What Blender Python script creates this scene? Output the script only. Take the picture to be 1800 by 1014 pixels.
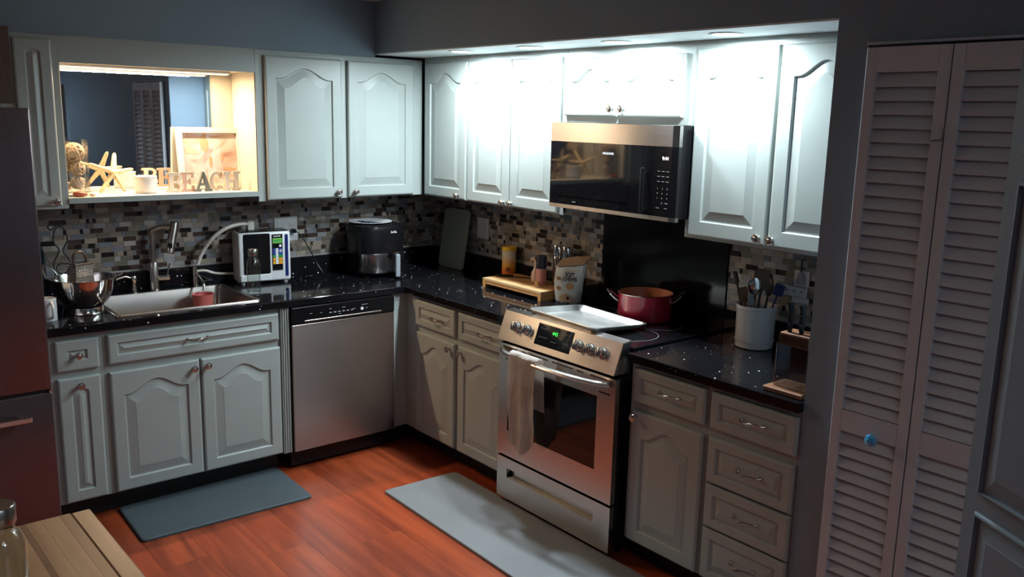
import bpy, bmesh, math, random
from mathutils import Vector, Matrix
for o in list(bpy.data.objects): bpy.data.objects.remove(o)
S = bpy.context.scene
C = S.collection
PI = math.pi
R = math.radians
random.seed(4)

# ------------------------------------------------------------------ camera
def look(yaw, pitch, roll):
    f = Vector((math.sin(yaw)*math.cos(pitch), math.cos(yaw)*math.cos(pitch), math.sin(pitch)))
    r = Vector((math.cos(yaw), -math.sin(yaw), 0)); u = r.cross(f)
    r2 = r*math.cos(roll)+u*math.sin(roll); u2 = u*math.cos(roll)-r*math.sin(roll)
    return Matrix((( r2.x, u2.x, -f.x), (r2.y, u2.y, -f.y), (r2.z, u2.z, -f.z)))
cd = bpy.data.cameras.new('camera'); cam = bpy.data.objects.new('camera', cd); C.objects.link(cam)
cam.matrix_world = Matrix.Translation((-3.1944, -4.6378, 1.8382)) @ look(R(39.722), R(-11.083), R(1.36)).to_4x4()
cd.sensor_width = 36; cd.lens = 36*1535.1/1800; cd.clip_start = .05
S.camera = cam

# ------------------------------------------------------------------ world, exposure, room lamps, added fill
w = bpy.data.worlds.new('world'); S.world = w; w.use_nodes = True
w.node_tree.nodes['Background'].inputs[0].default_value = (.5, .6, .7, 1)
w.node_tree.nodes['Background'].inputs[1].default_value = .02
S.view_settings.view_transform = 'Standard'; S.view_settings.look = 'None'
S.view_settings.gamma = 1; S.view_settings.use_curve_mapping = False
S.view_settings.exposure = .13
COOL = (.80, .93, 1.0)
WARM = (1.0, .68, .42)
def area(name, loc, size, power, col, rot=(0, 0, 0), size_y=None, shape='SQUARE', spread=PI):
    l = bpy.data.lights.new(name, 'AREA'); l.energy = power; l.color = col; l.size = size; l.shape = shape; l.spread = spread
    if size_y: l.shape = 'RECTANGLE'; l.size_y = size_y
    o = bpy.data.objects.new(name, l); o.location = loc; o.rotation_euler = rot; C.objects.link(o)
    return o
SPOTS = [(-.515, -.970), (-.485, -1.468), (-.460, -1.992), (-.472, -2.56)]
for sx, sy in SPOTS:                                    # the four recessed lamps in the soffit
    area('recessed_lamp_light', (sx, sy, 2.146), .085, 15.5, COOL, shape='DISK')
area('niche_lamp_light', (-1.80, -.17, 2.012), .62, 20, WARM, size_y=.035)       # strip lamp in the display niche
area('ambient_fill_light', (-2.5, -5.9, 2.41), .9, 7.5, (.92, .96, 1.0))            # ambient fill added near the ceiling behind the camera, no known fixture
area('hall_lamp_light', (-1.9, -6.7, 2.41), .6, 14, (.80, .92, 1.0))

# ------------------------------------------------------------------ materials
def nodes(name):
    m = bpy.data.materials.new(name); m.use_nodes = True
    nt = m.node_tree; return m, nt, nt.nodes['Principled BSDF']
def link(nt, a, b): nt.links.new(a, b)
def mat(name, col, rough=.5, metal=0, noise=0, nscale=20, bump=0, bscale=60, stretch=None, coat=0, spec=None, emit=None, es=0, rnoise=0):
    m, nt, p = nodes(name)
    p.inputs['Base Color'].default_value = (*col, 1); p.inputs['Roughness'].default_value = rough; p.inputs['Metallic'].default_value = metal
    p.inputs['Coat Weight'].default_value = coat
    if spec is not None: p.inputs['Specular IOR Level'].default_value = spec
    if emit: p.inputs['Emission Color'].default_value = (*emit, 1); p.inputs['Emission Strength'].default_value = es
    tc = nt.nodes.new('ShaderNodeTexCoord'); mp = nt.nodes.new('ShaderNodeMapping')
    link(nt, tc.outputs['Object'], mp.inputs['Vector'])
    if stretch: mp.inputs['Scale'].default_value = stretch
    nz = nt.nodes.new('ShaderNodeTexNoise'); nz.inputs['Scale'].default_value = nscale; nz.inputs['Detail'].default_value = 5
    link(nt, mp.outputs[0], nz.inputs['Vector'])
    if noise:
        rp = nt.nodes.new('ShaderNodeValToRGB')
        rp.color_ramp.elements[0].position = .3; rp.color_ramp.elements[1].position = .7
        rp.color_ramp.elements[0].color = (*[c*(1-noise) for c in col], 1); rp.color_ramp.elements[1].color = (*[min(1, c*(1+noise)) for c in col], 1)
        link(nt, nz.outputs['Fac'], rp.inputs[0]); link(nt, rp.outputs[0], p.inputs['Base Color'])
    if rnoise:
        mr = nt.nodes.new('ShaderNodeMapRange'); mr.inputs[3].default_value = max(0, rough-rnoise); mr.inputs[4].default_value = rough+rnoise
        link(nt, nz.outputs['Fac'], mr.inputs[0]); link(nt, mr.outputs[0], p.inputs['Roughness'])
    if bump:
        n2 = nt.nodes.new('ShaderNodeTexNoise'); n2.inputs['Scale'].default_value = bscale; n2.inputs['Detail'].default_value = 3
        link(nt, mp.outputs[0], n2.inputs['Vector'])
        b = nt.nodes.new('ShaderNodeBump'); b.inputs['Strength'].default_value = bump; b.inputs['Distance'].default_value = .002
        link(nt, n2.outputs['Fac'], b.inputs['Height']); link(nt, b.outputs[0], p.inputs['Normal'])
    return m
def glass(name, tint=(1, 1, 1), refl=.9):
    m = bpy.data.materials.new(name); m.use_nodes = True; nt = m.node_tree; nt.nodes.clear()
    o = nt.nodes.new('ShaderNodeOutputMaterial'); mx = nt.nodes.new('ShaderNodeMixShader')
    t = nt.nodes.new('ShaderNodeBsdfTransparent'); g = nt.nodes.new('ShaderNodeBsdfGlossy'); f = nt.nodes.new('ShaderNodeMapRange'); lw = nt.nodes.new('ShaderNodeLayerWeight'); pw_ = nt.nodes.new('ShaderNodeMath'); pw_.operation = 'POWER'; pw_.inputs[1].default_value = 4
    t.inputs[0].default_value = (*tint, 1); g.inputs['Roughness'].default_value = .03; lw.inputs[0].default_value = .5; link(nt, lw.outputs['Facing'], pw_.inputs[0]); link(nt, pw_.outputs[0], f.inputs[0]); f.inputs[3].default_value = .07; f.inputs[4].default_value = .85
    g.inputs[0].default_value = (refl, refl, refl, 1)
    link(nt, f.outputs[0], mx.inputs[0]); link(nt, t.outputs[0], mx.inputs[1]); link(nt, g.outputs[0], mx.inputs[2]); link(nt, mx.outputs[0], o.inputs[0])
    return m
M = {}
M['paint'] = mat('cabinet_paint', (.345, .385, .365), .38, noise=.03, nscale=4, bump=.04, bscale=150)
M['paint_in'] = mat('niche_cream_paint', (.52, .50, .43), .5)
M['wall'] = mat('wall_blue_paint', (.185, .25, .312), .6, noise=.04, nscale=3, bump=.12, bscale=180)
M['soffit_under'] = mat('soffit_underside_paint', (.66, .72, .74), .6)
M['ceiling'] = mat('ceiling_paint', (.5, .5, .5), .8)
M['white'] = mat('white_paint', (.52, .56, .61), .5, noise=.02, nscale=6)
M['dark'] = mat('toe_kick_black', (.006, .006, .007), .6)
M['black'] = mat('black_plastic', (.006, .006, .007), .25, spec=.25)
M['blackglass'] = mat('black_glass', (.006, .006, .007), .04, spec=.6)
M['blackpanel'] = mat('black_back_panel', (.003, .003, .004), .12, spec=.3)
M['steel'] = mat('brushed_steel', (.56, .53, .50), .27, 1, noise=.05, nscale=30, stretch=(1, 1, 60), rnoise=.05)
M['steelh'] = mat('brushed_steel_horizontal', (.56, .53, .50), .25, 1, noise=.05, nscale=8, stretch=(1, 1, 60), rnoise=.05)
M['dwsteel'] = mat('dishwasher_steel', (.40, .345, .32), .30, 1, noise=.03, nscale=6, stretch=(1, 1, 50), rnoise=.04)
M['fridge'] = mat('black_stainless', (.19, .155, .165), .28, .88, rnoise=.03, nscale=30, stretch=(60, 1, 1))
M['plainsteel'] = mat('smooth_brushed_steel', (.50, .48, .46), .22, 1)
M['chrome'] = mat('polished_steel', (.72, .70, .67), .12, 1)
M['nickel'] = mat('satin_nickel', (.50, .46, .42), .26, 1)
M['bronze'] = mat('dark_nickel', (.40, .34, .30), .30, 1)
M['mirror'] = mat('mirror_silver', (.80, .84, .86), .015, 1)
M['grout'] = mat('grout', (.33, .31, .29), .8)
M['mat_dark'] = mat('dark_grey_mat', (.065, .085, .095), .62, bump=.25, bscale=400, noise=.06, nscale=3)
M['mat_light'] = mat('light_grey_mat', (.18, .195, .205), .65, bump=.25, bscale=400, noise=.06, nscale=3)
M['rubber'] = mat('rubber_black', (.012, .012, .013), .6)
M['towel'] = mat('linen_towel', (.66, .60, .55), .95, noise=.06, nscale=25, bump=.6, bscale=300)
M['red'] = mat('red_enamel', (.28, .012, .028), .22, coat=.3)
M['copper'] = mat('copper_lining', (.60, .22, .10), .4)
M['white_gloss'] = mat('white_glaze', (.66, .66, .66), .22)
M['crock'] = mat('crock_glaze', (.60, .60, .60), .3, bump=.35, bscale=30)
M['white_pl'] = mat('white_plastic', (.62, .63, .64), .35)
M['hose'] = mat('cream_hose', (.62, .58, .52), .4)
M['pink'] = mat('pink_cup', (.72, .19, .17), .4)
M['glass'] = glass('clear_glass', (.97, .98, .97))
M['glassd'] = glass('bottle_glass', (.93, .95, .93))
M['acrylic'] = glass('smoked_acrylic', (.75, .78, .80))
M['blueglass'] = glass('blue_tinted_glass', (.5, .62, .75))
M['crystal'] = mat('blue_crystal', (.05, .35, .65), .05, spec=1, coat=1)
M['straw'] = mat('woven_straw', (.62, .47, .33), .7, noise=.25, nscale=60)
M['shell'] = mat('striped_shell', (.56, .46, .36), .5, noise=.2, nscale=18)
M['starfish'] = mat('dried_starfish', (.58, .46, .27), .7, noise=.12, nscale=50, bump=.8, bscale=250)
M['redstone'] = mat('red_shell', (.30, .07, .035), .5, noise=.3, nscale=40)
M['bamboo'] = mat('bamboo', (.52, .27, .10), .4, noise=.18, nscale=14, stretch=(10, 1, 10))
M['bamboo_light'] = mat('pale_bamboo', (.66, .44, .22), .4, noise=.1, nscale=14, stretch=(10, 1, 10))
M['walnut'] = mat('walnut', (.20, .085, .04), .45, noise=.2, nscale=12, stretch=(1, 10, 10))
M['board'] = mat('green_grey_board', (.36, .39, .30), .5, bump=.2, bscale=300)
M['cream_l'] = mat('cream_letter_paint', (.66, .60, .50), .5)
M['pink_l'] = mat('pink_wash_letter_paint', (.52, .35, .27), .6, noise=.1, nscale=30)
M['grey_l'] = mat('grey_letter_paint', (.12, .125, .11), .6)
M['beige_l'] = mat('beige_letter_paint', (.48, .36, .26), .6, noise=.08, nscale=30)
M['sand_l'] = mat('sand_letter_paint', (.50, .43, .34), .6)
M['wood_l'] = mat('raw_wood_edge', (.45, .27, .13), .6)
M['frame'] = mat('white_washed_frame', (.58, .53, .46), .5)
M['yellow'] = mat('yellow_lid', (.80, .48, .02), .4)
M['navy'] = mat('navy_label', (.015, .018, .04), .4)
M['rose'] = mat('rose_plastic', (.60, .28, .28), .35)
M['swan'] = mat('pink_ceramic', (.66, .50, .43), .3)
M['bag'] = mat('foil_bag', (.55, .58, .55), .42, noise=.05, nscale=9)
M['kraft'] = mat('kraft_brown_print', (.42, .28, .17), .5)
M['biscuit'] = mat('biscuit_print', (.38, .19, .07), .5)
M['ink'] = mat('black_ink', (.01, .01, .012), .5)
M['inkgrey'] = mat('grey_print', (.30, .30, .30), .5)
M['inkfaint'] = mat('faint_print', (.12, .12, .12), .5)
M['dwfaint'] = mat('burner_ring_print', (.16, .16, .16), .4)
M['dwprint'] = mat('panel_print', (.42, .42, .42), .5)
M['whiteprint'] = mat('white_print', (.75, .75, .75), .5)
M['lcd'] = mat('green_lcd', (.10, .32, .06), .3, emit=(.25, .6, .15), es=.12)
M['blue'] = mat('blue_print', (.02, .045, .30), .4)
M['navyb'] = mat('deep_blue_strip', (.012, .02, .12), .15)
M['greenp'] = mat('green_print', (.02, .30, .06), .4)
M['orangep'] = mat('orange_print', (.80, .34, .02), .4)
M['silicone'] = mat('dark_utensil', (.02, .02, .022), .4)
M['spoonwood'] = mat('brown_utensil_wood', (.16, .08, .045), .5)
M['greyhandle'] = mat('grey_utensil_handle', (.25, .28, .31), .4)
M['bluecloth'] = mat('blue_silicone', (.03, .05, .16), .5)
M['brownwood'] = mat('brown_wood_panel', (.11, .065, .045), .5, noise=.2, nscale=10, stretch=(8, 8, 1))
M['digit'] = mat('green_digits', (0, .2, 0), .5, emit=(.05, 1, .12), es=1.2)
M['digitw'] = mat('white_digits', (.5, .5, .5), .5, emit=(1, .98, .95), es=2.2)
M['lamp_cool'] = mat('cool_lamp_lens', (.9, .9, .9), .5, emit=COOL, es=40)
M['lamp_warm'] = mat('warm_lamp_diffuser', (.9, .85, .8), .5, emit=(1, .72, .42), es=3.0)
for k_ in ('steelh', 'dwsteel'):
    nt = M[k_].node_tree; p = nt.nodes['Principled BSDF']; g = nt.nodes.new('ShaderNodeNewGeometry'); vm = nt.nodes.new('ShaderNodeVectorMath'); vm.operation = 'CROSS_PRODUCT'; vm.inputs[1].default_value = (0, 0, 1)
    link(nt, g.outputs['Normal'], vm.inputs[0]); link(nt, vm.outputs[0], p.inputs['Tangent']); p.inputs['Anisotropic'].default_value = .75; p.inputs['Anisotropic Rotation'].default_value = .25
M['sinksteel'] = mat('sink_steel', (.34, .31, .29), .30, 1, rnoise=.06, nscale=25)
M['pansteel'] = mat('aluminium_pan', (.70, .70, .68), .33, .85, noise=.12, nscale=12, rnoise=.1)

def quartz():
    m, nt, p = nodes('black_speckled_quartz')
    p.inputs['Roughness'].default_value = .07; p.inputs['Specular IOR Level'].default_value = .4
    tc = nt.nodes.new('ShaderNodeTexCoord')
    out = None
    for sc, rad, thr in ((38, .13, .74), (62, .10, .86)):
        v = nt.nodes.new('ShaderNodeTexVoronoi'); v.inputs['Scale'].default_value = sc; link(nt, tc.outputs['Object'], v.inputs['Vector'])
        lt = nt.nodes.new('ShaderNodeMath'); lt.operation = 'LESS_THAN'; lt.inputs[1].default_value = rad; link(nt, v.outputs['Distance'], lt.inputs[0])
        sp = nt.nodes.new('ShaderNodeSeparateColor'); link(nt, v.outputs['Color'], sp.inputs[0])
        gt = nt.nodes.new('ShaderNodeMath'); gt.operation = 'GREATER_THAN'; gt.inputs[1].default_value = thr; link(nt, sp.outputs[0], gt.inputs[0])
        mu = nt.nodes.new('ShaderNodeMath'); mu.operation = 'MULTIPLY'; link(nt, lt.outputs[0], mu.inputs[0]); link(nt, gt.outputs[0], mu.inputs[1])
        if out is None: out = mu
        else:
            a = nt.nodes.new('ShaderNodeMath'); a.operation = 'MAXIMUM'; link(nt, out.outputs[0], a.inputs[0]); link(nt, mu.outputs[0], a.inputs[1]); out = a
    mx = nt.nodes.new('ShaderNodeMix'); mx.data_type = 'RGBA'
    mx.inputs[6].default_value = (.006, .006, .0075, 1); mx.inputs[7].default_value = (1, 1, 1, 1)
    link(nt, out.outputs[0], mx.inputs[0]); link(nt, mx.outputs[2], p.inputs['Base Color'])
    return m
M['quartz'] = quartz()
def plankmat(name, c0, c1, rough, sc, long_axis=1, var=.35, coat=0):
    m, nt, p = nodes(name); p.inputs['Coat Weight'].default_value = coat
    tc = nt.nodes.new('ShaderNodeTexCoord'); oi = nt.nodes.new('ShaderNodeObjectInfo')
    mp = nt.nodes.new('ShaderNodeMapping'); s = [sc, sc, sc]; s[long_axis] = sc*.09
    mp.inputs['Scale'].default_value = s
    cm = nt.nodes.new('ShaderNodeCombineXYZ'); mm = nt.nodes.new('ShaderNodeMath'); mm.operation = 'MULTIPLY'; mm.inputs[1].default_value = 37
    link(nt, oi.outputs['Random'], mm.inputs[0]); link(nt, mm.outputs[0], cm.inputs[0]); link(nt, mm.outputs[0], cm.inputs[1])
    link(nt, cm.outputs[0], mp.inputs['Location']); link(nt, tc.outputs['Object'], mp.inputs['Vector'])
    nz = nt.nodes.new('ShaderNodeTexNoise'); nz.inputs['Scale'].default_value = 1; nz.inputs['Detail'].default_value = 6; nz.inputs['Roughness'].default_value = .6; nz.inputs['Distortion'].default_value = .6
    link(nt, mp.outputs[0], nz.inputs['Vector'])
    rp = nt.nodes.new('ShaderNodeValToRGB'); rp.color_ramp.elements[0].position = .36; rp.color_ramp.elements[1].position = .66
    rp.color_ramp.elements[0].color = (*c0, 1); rp.color_ramp.elements[1].color = (*c1, 1)
    link(nt, nz.outputs['Fac'], rp.inputs[0])
    hs = nt.nodes.new('ShaderNodeHueSaturation'); mr = nt.nodes.new('ShaderNodeMapRange'); mr.inputs[3].default_value = 1-var; mr.inputs[4].default_value = 1+var
    link(nt, oi.outputs['Random'], mr.inputs[0]); link(nt, mr.outputs[0], hs.inputs['Value']); link(nt, rp.outputs[0], hs.inputs['Color']); link(nt, hs.outputs[0], p.inputs['Base Color'])
    p.inputs['Roughness'].default_value = rough
    return m
M['floor'] = plankmat('cherry_laminate', (.17, .026, .009), (.36, .066, .020), .33, 12, 1, .07)
M['block'] = plankmat('butcher_block_maple', (.36, .20, .10), (.50, .30, .16), .32, 16, 1, .22)
def picmat():
    m, nt, p = nodes('beach_print'); p.inputs['Roughness'].default_value = .25
    tc = nt.nodes.new('ShaderNodeTexCoord'); nz = nt.nodes.new('ShaderNodeTexNoise'); nz.inputs['Scale'].default_value = 7; nz.inputs['Detail'].default_value = 4; nz.inputs['Distortion'].default_value = 1.5
    link(nt, tc.outputs['Object'], nz.inputs['Vector']); rp = nt.nodes.new('ShaderNodeValToRGB'); cr = rp.color_ramp
    cr.elements[0].position = .32; cr.elements[0].color = (.30, .19, .15, 1); cr.elements[1].position = .7; cr.elements[1].color = (.55, .46, .43, 1)
    e = cr.elements.new(.45); e.color = (.45, .36, .33, 1); e = cr.elements.new(.39); e.color = (.42, .31, .26, 1)
    link(nt, nz.outputs['Fac'], rp.inputs[0]); link(nt, rp.outputs[0], p.inputs['Base Color']); return m
M['picture'] = picmat()
def canmat():
    m, nt, p = nodes('wipes_label'); p.inputs['Roughness'].default_value = .4
    tc = nt.nodes.new('ShaderNodeTexCoord'); sp = nt.nodes.new('ShaderNodeSeparateXYZ'); link(nt, tc.outputs['Object'], sp.inputs[0])
    rp = nt.nodes.new('ShaderNodeValToRGB'); cr = rp.color_ramp; mr = nt.nodes.new('ShaderNodeMapRange'); mr.inputs[1].default_value = 0; mr.inputs[2].default_value = .2
    link(nt, sp.outputs[2], mr.inputs[0]); link(nt, mr.outputs[0], rp.inputs[0])
    cr.elements[0].position = .2; cr.elements[0].color = (.85, .16, .02, 1); cr.elements[1].position = .78; cr.elements[1].color = (.66, .60, .48, 1)
    e = cr.elements.new(.48); e.color = (.85, .42, .05, 1)
    link(nt, rp.outputs[0], p.inputs['Base Color']); return m
M['wipes'] = canmat()

# ------------------------------------------------------------------ mesh helpers
def B(): return bmesh.new()
def box(bm, x0, x1, y0, y1, z0, z1, bev=0, seg=1, mi=0):
    x0, x1 = min(x0, x1), max(x0, x1); y0, y1 = min(y0, y1), max(y0, y1); z0, z1 = min(z0, z1), max(z0, z1)
    v = [bm.verts.new(p) for p in ((x0, y0, z0), (x1, y0, z0), (x1, y1, z0), (x0, y1, z0), (x0, y0, z1), (x1, y0, z1), (x1, y1, z1), (x0, y1, z1))]
    fs = [bm.faces.new([v[i] for i in q]) for q in ((0, 3, 2, 1), (4, 5, 6, 7), (0, 1, 5, 4), (1, 2, 6, 5), (2, 3, 7, 6), (3, 0, 4, 7))]
    for f in fs: f.material_index = mi
    if bev:
        es = list({e for f in fs for e in f.edges})
        bmesh.ops.bevel(bm, geom=es, offset=bev, segments=seg, affect='EDGES', profile=.5)
    return bm
def prism(bm, poly, z0, z1, plane='xy', bev=0):
    """extrude a 2-D polygon; plane xy -> along z, xz -> along y, yz -> along x"""
    f = {'xy': lambda a, b, c: (a, b, c), 'xz': lambda a, b, c: (a, c, b), 'yz': lambda a, b, c: (c, a, b)}[plane]
    lo = [bm.verts.new(f(a, b, z0)) for a, b in poly]; hi = [bm.verts.new(f(a, b, z1)) for a, b in poly]
    n = len(poly); fs = [bm.faces.new(lo), bm.faces.new(hi)]
    for i in range(n): fs.append(bm.faces.new((lo[i], lo[(i+1) % n], hi[(i+1) % n], hi[i])))
    if bev:
        es = list({e for q in fs[:2] for e in q.edges}); bmesh.ops.bevel(bm, geom=es, offset=bev, segments=2, affect='EDGES')
    return bm
def lathe(bm, prof, seg=32, c=(0, 0, 0), axis='z', mi=0, cap=True):
    if prof[0] == prof[-1]: cap = False
    rings = []
    for r, z in prof:
        ring = []
        for i in range(seg):
            a = 2*PI*i/seg; p = (r*math.cos(a), r*math.sin(a), z)
            if axis == 'y': p = (p[0], -z, p[1])
            if axis == 'x': p = (z, p[0], p[1])
            ring.append(bm.verts.new((p[0]+c[0], p[1]+c[1], p[2]+c[2])))
        rings.append(ring)
    for a, b in zip(rings, rings[1:]):
        for i in range(seg):
            f = bm.faces.new((a[i], a[(i+1) % seg], b[(i+1) % seg], b[i])); f.material_index = mi
    if cap and prof[0][0] > 1e-5: bm.faces.new(rings[0][::-1]).material_index = mi
    if cap and prof[-1][0] > 1e-5: bm.faces.new(rings[-1]).material_index = mi
    return bm
def tube(bm, pts, r, seg=8, flat=1.0, up=None):
    pts = [Vector(p) for p in pts]; n = len(pts)
    rr = r if isinstance(r, (list, tuple)) else [r]*n
    ref = Vector(up) if up else Vector((0, 0, 1))
    t0 = (pts[1]-pts[0]).normalized()
    if abs(t0.dot(ref)) > .95: ref = Vector((1, 0, 0))
    nrm = (ref-t0*ref.dot(t0)).normalized(); rings = []
    for i, p in enumerate(pts):
        t = (pts[min(i+1, n-1)]-pts[max(i-1, 0)]).normalized()
        nrm = (nrm-t*nrm.dot(t)).normalized(); bi = t.cross(nrm)
        rings.append([bm.verts.new(p+(nrm*math.cos(2*PI*k/seg)*flat+bi*math.sin(2*PI*k/seg))*rr[i]) for k in range(seg)])
    for a, b in zip(rings, rings[1:]):
        for i in range(seg): bm.faces.new((a[i], a[(i+1) % seg], b[(i+1) % seg], b[i]))
    bm.faces.new(rings[0][::-1]); bm.faces.new(rings[-1])
    return bm
def spline(pts, n=8):
    P = [Vector(p) for p in pts]; P = [P[0]]+P+[P[-1]]; out = []
    for i in range(1, len(P)-2):
        for k in range(n):
            t = k/n; a, b, c, d = P[i-1:i+3]
            out.append(.5*((2*b)+(c-a)*t+(2*a-5*b+4*c-d)*t*t+(3*b-a-3*c+d)*t**3))
    out.append(P[-2]); return out
def obj(name, bm, m, parent=None, loc=None, rot=None, smooth=False, mats=None):
    bmesh.ops.recalc_face_normals(bm, faces=bm.faces)
    me = bpy.data.meshes.new(name); bm.to_mesh(me); bm.free()
    for x in (mats or [m]): me.materials.append(M[x] if isinstance(x, str) else x)
    if smooth:
        me.polygons.foreach_set('use_smooth', [True]*len(me.polygons))
        try: me.set_sharp_from_angle(angle=R(35))
        except Exception: pass
    o = bpy.data.objects.new(name, me); C.objects.link(o)
    if parent: o.parent = parent
    if loc: o.location = loc
    if rot: o.rotation_euler = rot
    return o
def tag(o, label, cat, group=None):
    o['label'] = label; o['category'] = cat
    if group: o['group'] = group
    return o
def thing(name, label, cat, loc=(0, 0, 0), rz=0, group=None):
    o = bpy.data.objects.new(name, None); C.objects.link(o); o.location = loc; o.rotation_euler = (0, 0, rz); o.empty_display_size = .05
    return tag(o, label, cat, group)
def struct(o): o['kind'] = 'structure'; return o
def text(s, size, m, parent=None, loc=(0, 0, 0), rot=(0, 0, 0), name='lettering', extrude=.0004, align='CENTER', xs=1, bold=0):
    c = bpy.data.curves.new('txt', 'FONT'); c.body = s; c.size = size; c.extrude = extrude; c.align_x = align; c.align_y = 'CENTER'; c.resolution_u = 3; c.offset = bold
    t = bpy.data.objects.new('txt', c); C.objects.link(t)
    me = bpy.data.meshes.new_from_object(t); bpy.data.objects.remove(t); me.name = name
    me.transform(Matrix.Diagonal((xs, 1, 1, 1)))
    me.materials.clear(); me.materials.append(M[m])
    o = bpy.data.objects.new(name, me); C.objects.link(o); o.location = loc; o.rotation_euler = rot
    if parent: o.parent = parent
    return o
FRONT = (PI/2, 0, 0)         # text facing local -Y
BR = -PI/2                   # rotation of things on the range wall (local -Y faces the room)

# ------------------------------------------------------------------ room shell
XS = -.617; YP = -3.097; CEIL = 2.44; XL = -4.9; YB = -7.6
fl = obj('floor', box(B(), XL, .1, YB, .1, -.04, -.004), 'dark'); struct(fl)
pw = .19; k = 0
me_cache = {}
for i in range(int((XL-.1)/-pw)+1):
    x0 = .1-pw*(i+1); y = -(.31+(i*.53) % 1.2)+.1+1.2
    while y > YB:
        ln = 1.2; y1 = min(y, .1); y0 = max(y-ln, YB)
        if y1-y0 > .05:
            key = round(y1-y0, 3)
            if key not in me_cache:
                o = obj('floor_plank', box(B(), .0003, pw-.0003, .0003, key-.0003, -.0045, 0, .0003), 'floor', fl); me_cache[key] = o.data
            else:
                o = bpy.data.objects.new('floor_plank', me_cache[key]); C.objects.link(o); o.parent = fl
            o.location = (x0, y0, 0)
        y -= ln
struct(obj('ceiling', box(B(), XL, .1, YB, .1, CEIL, CEIL+.05), 'ceiling'))
struct(obj('wall_back', box(B(), XL, .1, 0, .1, 0, CEIL), 'wall'))
struct(obj('wall_right', box(B(), 0, .1, YP-.107, 0, 0, CEIL), 'wall'))
struct(obj('wall_left', box(B(), XL-.1, XL, YB, .1, 0, CEIL), 'wall'))
struct(obj('wall_rear', box(B(), XL, .1, YB-.1, YB, 0, CEIL), 'wall'))
bm = B()
box(bm, XS, 0, -3.204, YP, 0, CEIL); box(bm, XS, -.5, -4.02, -3.2045, 2.086, CEIL); box(bm, XS, -.5, YB, -4.0205, 0, CEIL)
struct(obj('wall_closet', bm, 'wall'))
struct(obj('closet_back', box(B(), 0, .02, YP-.92, -3.204, 0, 2.3), 'dark'))            # closet back, the interior's darkness put into its black colour
o = obj('soffit', box(B(), XS, 0, -3.097, 0, 2.166, CEIL), 'wall'); struct(o)
struct(obj('soffit_underside', box(B(), XS+.001, -.002, -3.095, -.3052, 2.159, 2.1655), 'soffit_under'))
struct(obj('soffit_over_sink', box(B(), -2.62, XS-.0005, -.305, 0, 2.147, CEIL), 'wall'))

# ------------------------------------------------------------------ raised-panel doors
def outline(w, h, ins, arch, N=24, hw=None):
    """closed loop (x,z): bottom-left, bottom-right, top (right to left, arched)"""
    x0, x1 = ins, w-ins; z0 = ins; z1 = h-ins-arch
    pts = [(x0, z0), ((x0+x1)/2, z0), (x1, z0), (x1, (z0+z1)/2)]
    for i in range(N+1):
        t = i/N; x = x1+(x0-x1)*t; u = abs(2*t-1); f = .5*(1+math.cos(PI*min(1, u/.90))) if x1-x0 > .12 or not arch else math.sqrt(max(0, 1-(u*.98)**2))
        pts.append((x, z1+arch*f))
    pts.append((x0, (z0+z1)/2)); return pts
def panel_door(bm, w, h, ox=0, oz=0, t=.02, stile=.055, arch=0, bevel=.034, rail=None):
    """front faces -Y at y=-t, back at y=0"""
    N = 24 if arch else 2
    bevel = min(bevel, (w-2*stile)/2-.016, (h-2*stile-arch)/2-.012)
    def rect(ins): return outline(w, h, ins, 0, N)
    def opening(d): return outline(w, h, stile+d, arch*(1-.0*d), N)
    # keep arch x positions matched; outer loops share the vertex count
    loops = [(rect(0), 0), (rect(0), -t+.006), (rect(.003), -t+.002), (rect(.008), -t), (opening(0), -t), (opening(.002), -t+.002), (opening(.005), -t+.0085), (opening(.010), -t+.0085),
             (opening(.012+bevel), -t+.0015), (opening(.0135+bevel), -t+.0005)]
    rings = [[bm.verts.new((ox+x, y, oz+z)) for x, z in L] for L, y in loops]
    n = len(rings[0])
    for a, b in zip(rings, rings[1:]):
        for i in range(n): bm.faces.new((a[i], a[(i+1) % n], b[(i+1) % n], b[i]))
    bm.faces.new(rings[-1]); bm.faces.new(rings[0][::-1])
    return bm
KNOB = None
def knob(parent, x, y, z, m='nickel', r=.0165):
    global KNOB
    if KNOB is None:
        prof = [(.008, 0), (.0085, .003), (.006, .006), (.0055, .013), (.010, .018), (.0155, .021), (.0165, .024), (.015, .0275), (.0115, .028), (.011, .0272), (.0085, .0285), (.0055, .0285), (.005, .0275), (.003, .0295), (.0001, .0297)]
        KNOB = obj('knob', lathe(B(), prof, 20, axis='y'), m, parent, smooth=True); o = KNOB
    else:
        o = bpy.data.objects.new('knob', KNOB.data); C.objects.link(o); o.parent = parent
    o.location = (x, y, z); return o
PULL = None
def pull(parent, x, y, z, L=.096):
    global PULL
    if PULL is None:
        bm = B(); pts = []; rad = []
        for i in range(17):
            t = i/16*2-1; pts.append((t*L/2, -.006-.022*(1-t*t)**.6, .004*math.sin(t*PI))); rad.append(.0028+.0032*math.exp(-(t*3.2)**2)+.0022*math.exp(-((abs(t)-1)*7)**2))
        tube(bm, pts, rad, 8)
        for s in (-1, 1): lathe(bm, [(.008, 0), (.008, .004), (.005, .008), (.0001, .009)], 12, (s*L/2, 0, 0), 'y')
        PULL = obj('handle', bm, 'nickel', parent, smooth=True); o = PULL
    else:
        o = bpy.data.objects.new('handle', PULL.data); C.objects.link(o); o.parent = parent
    o.location = (x, y, z); return o
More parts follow.
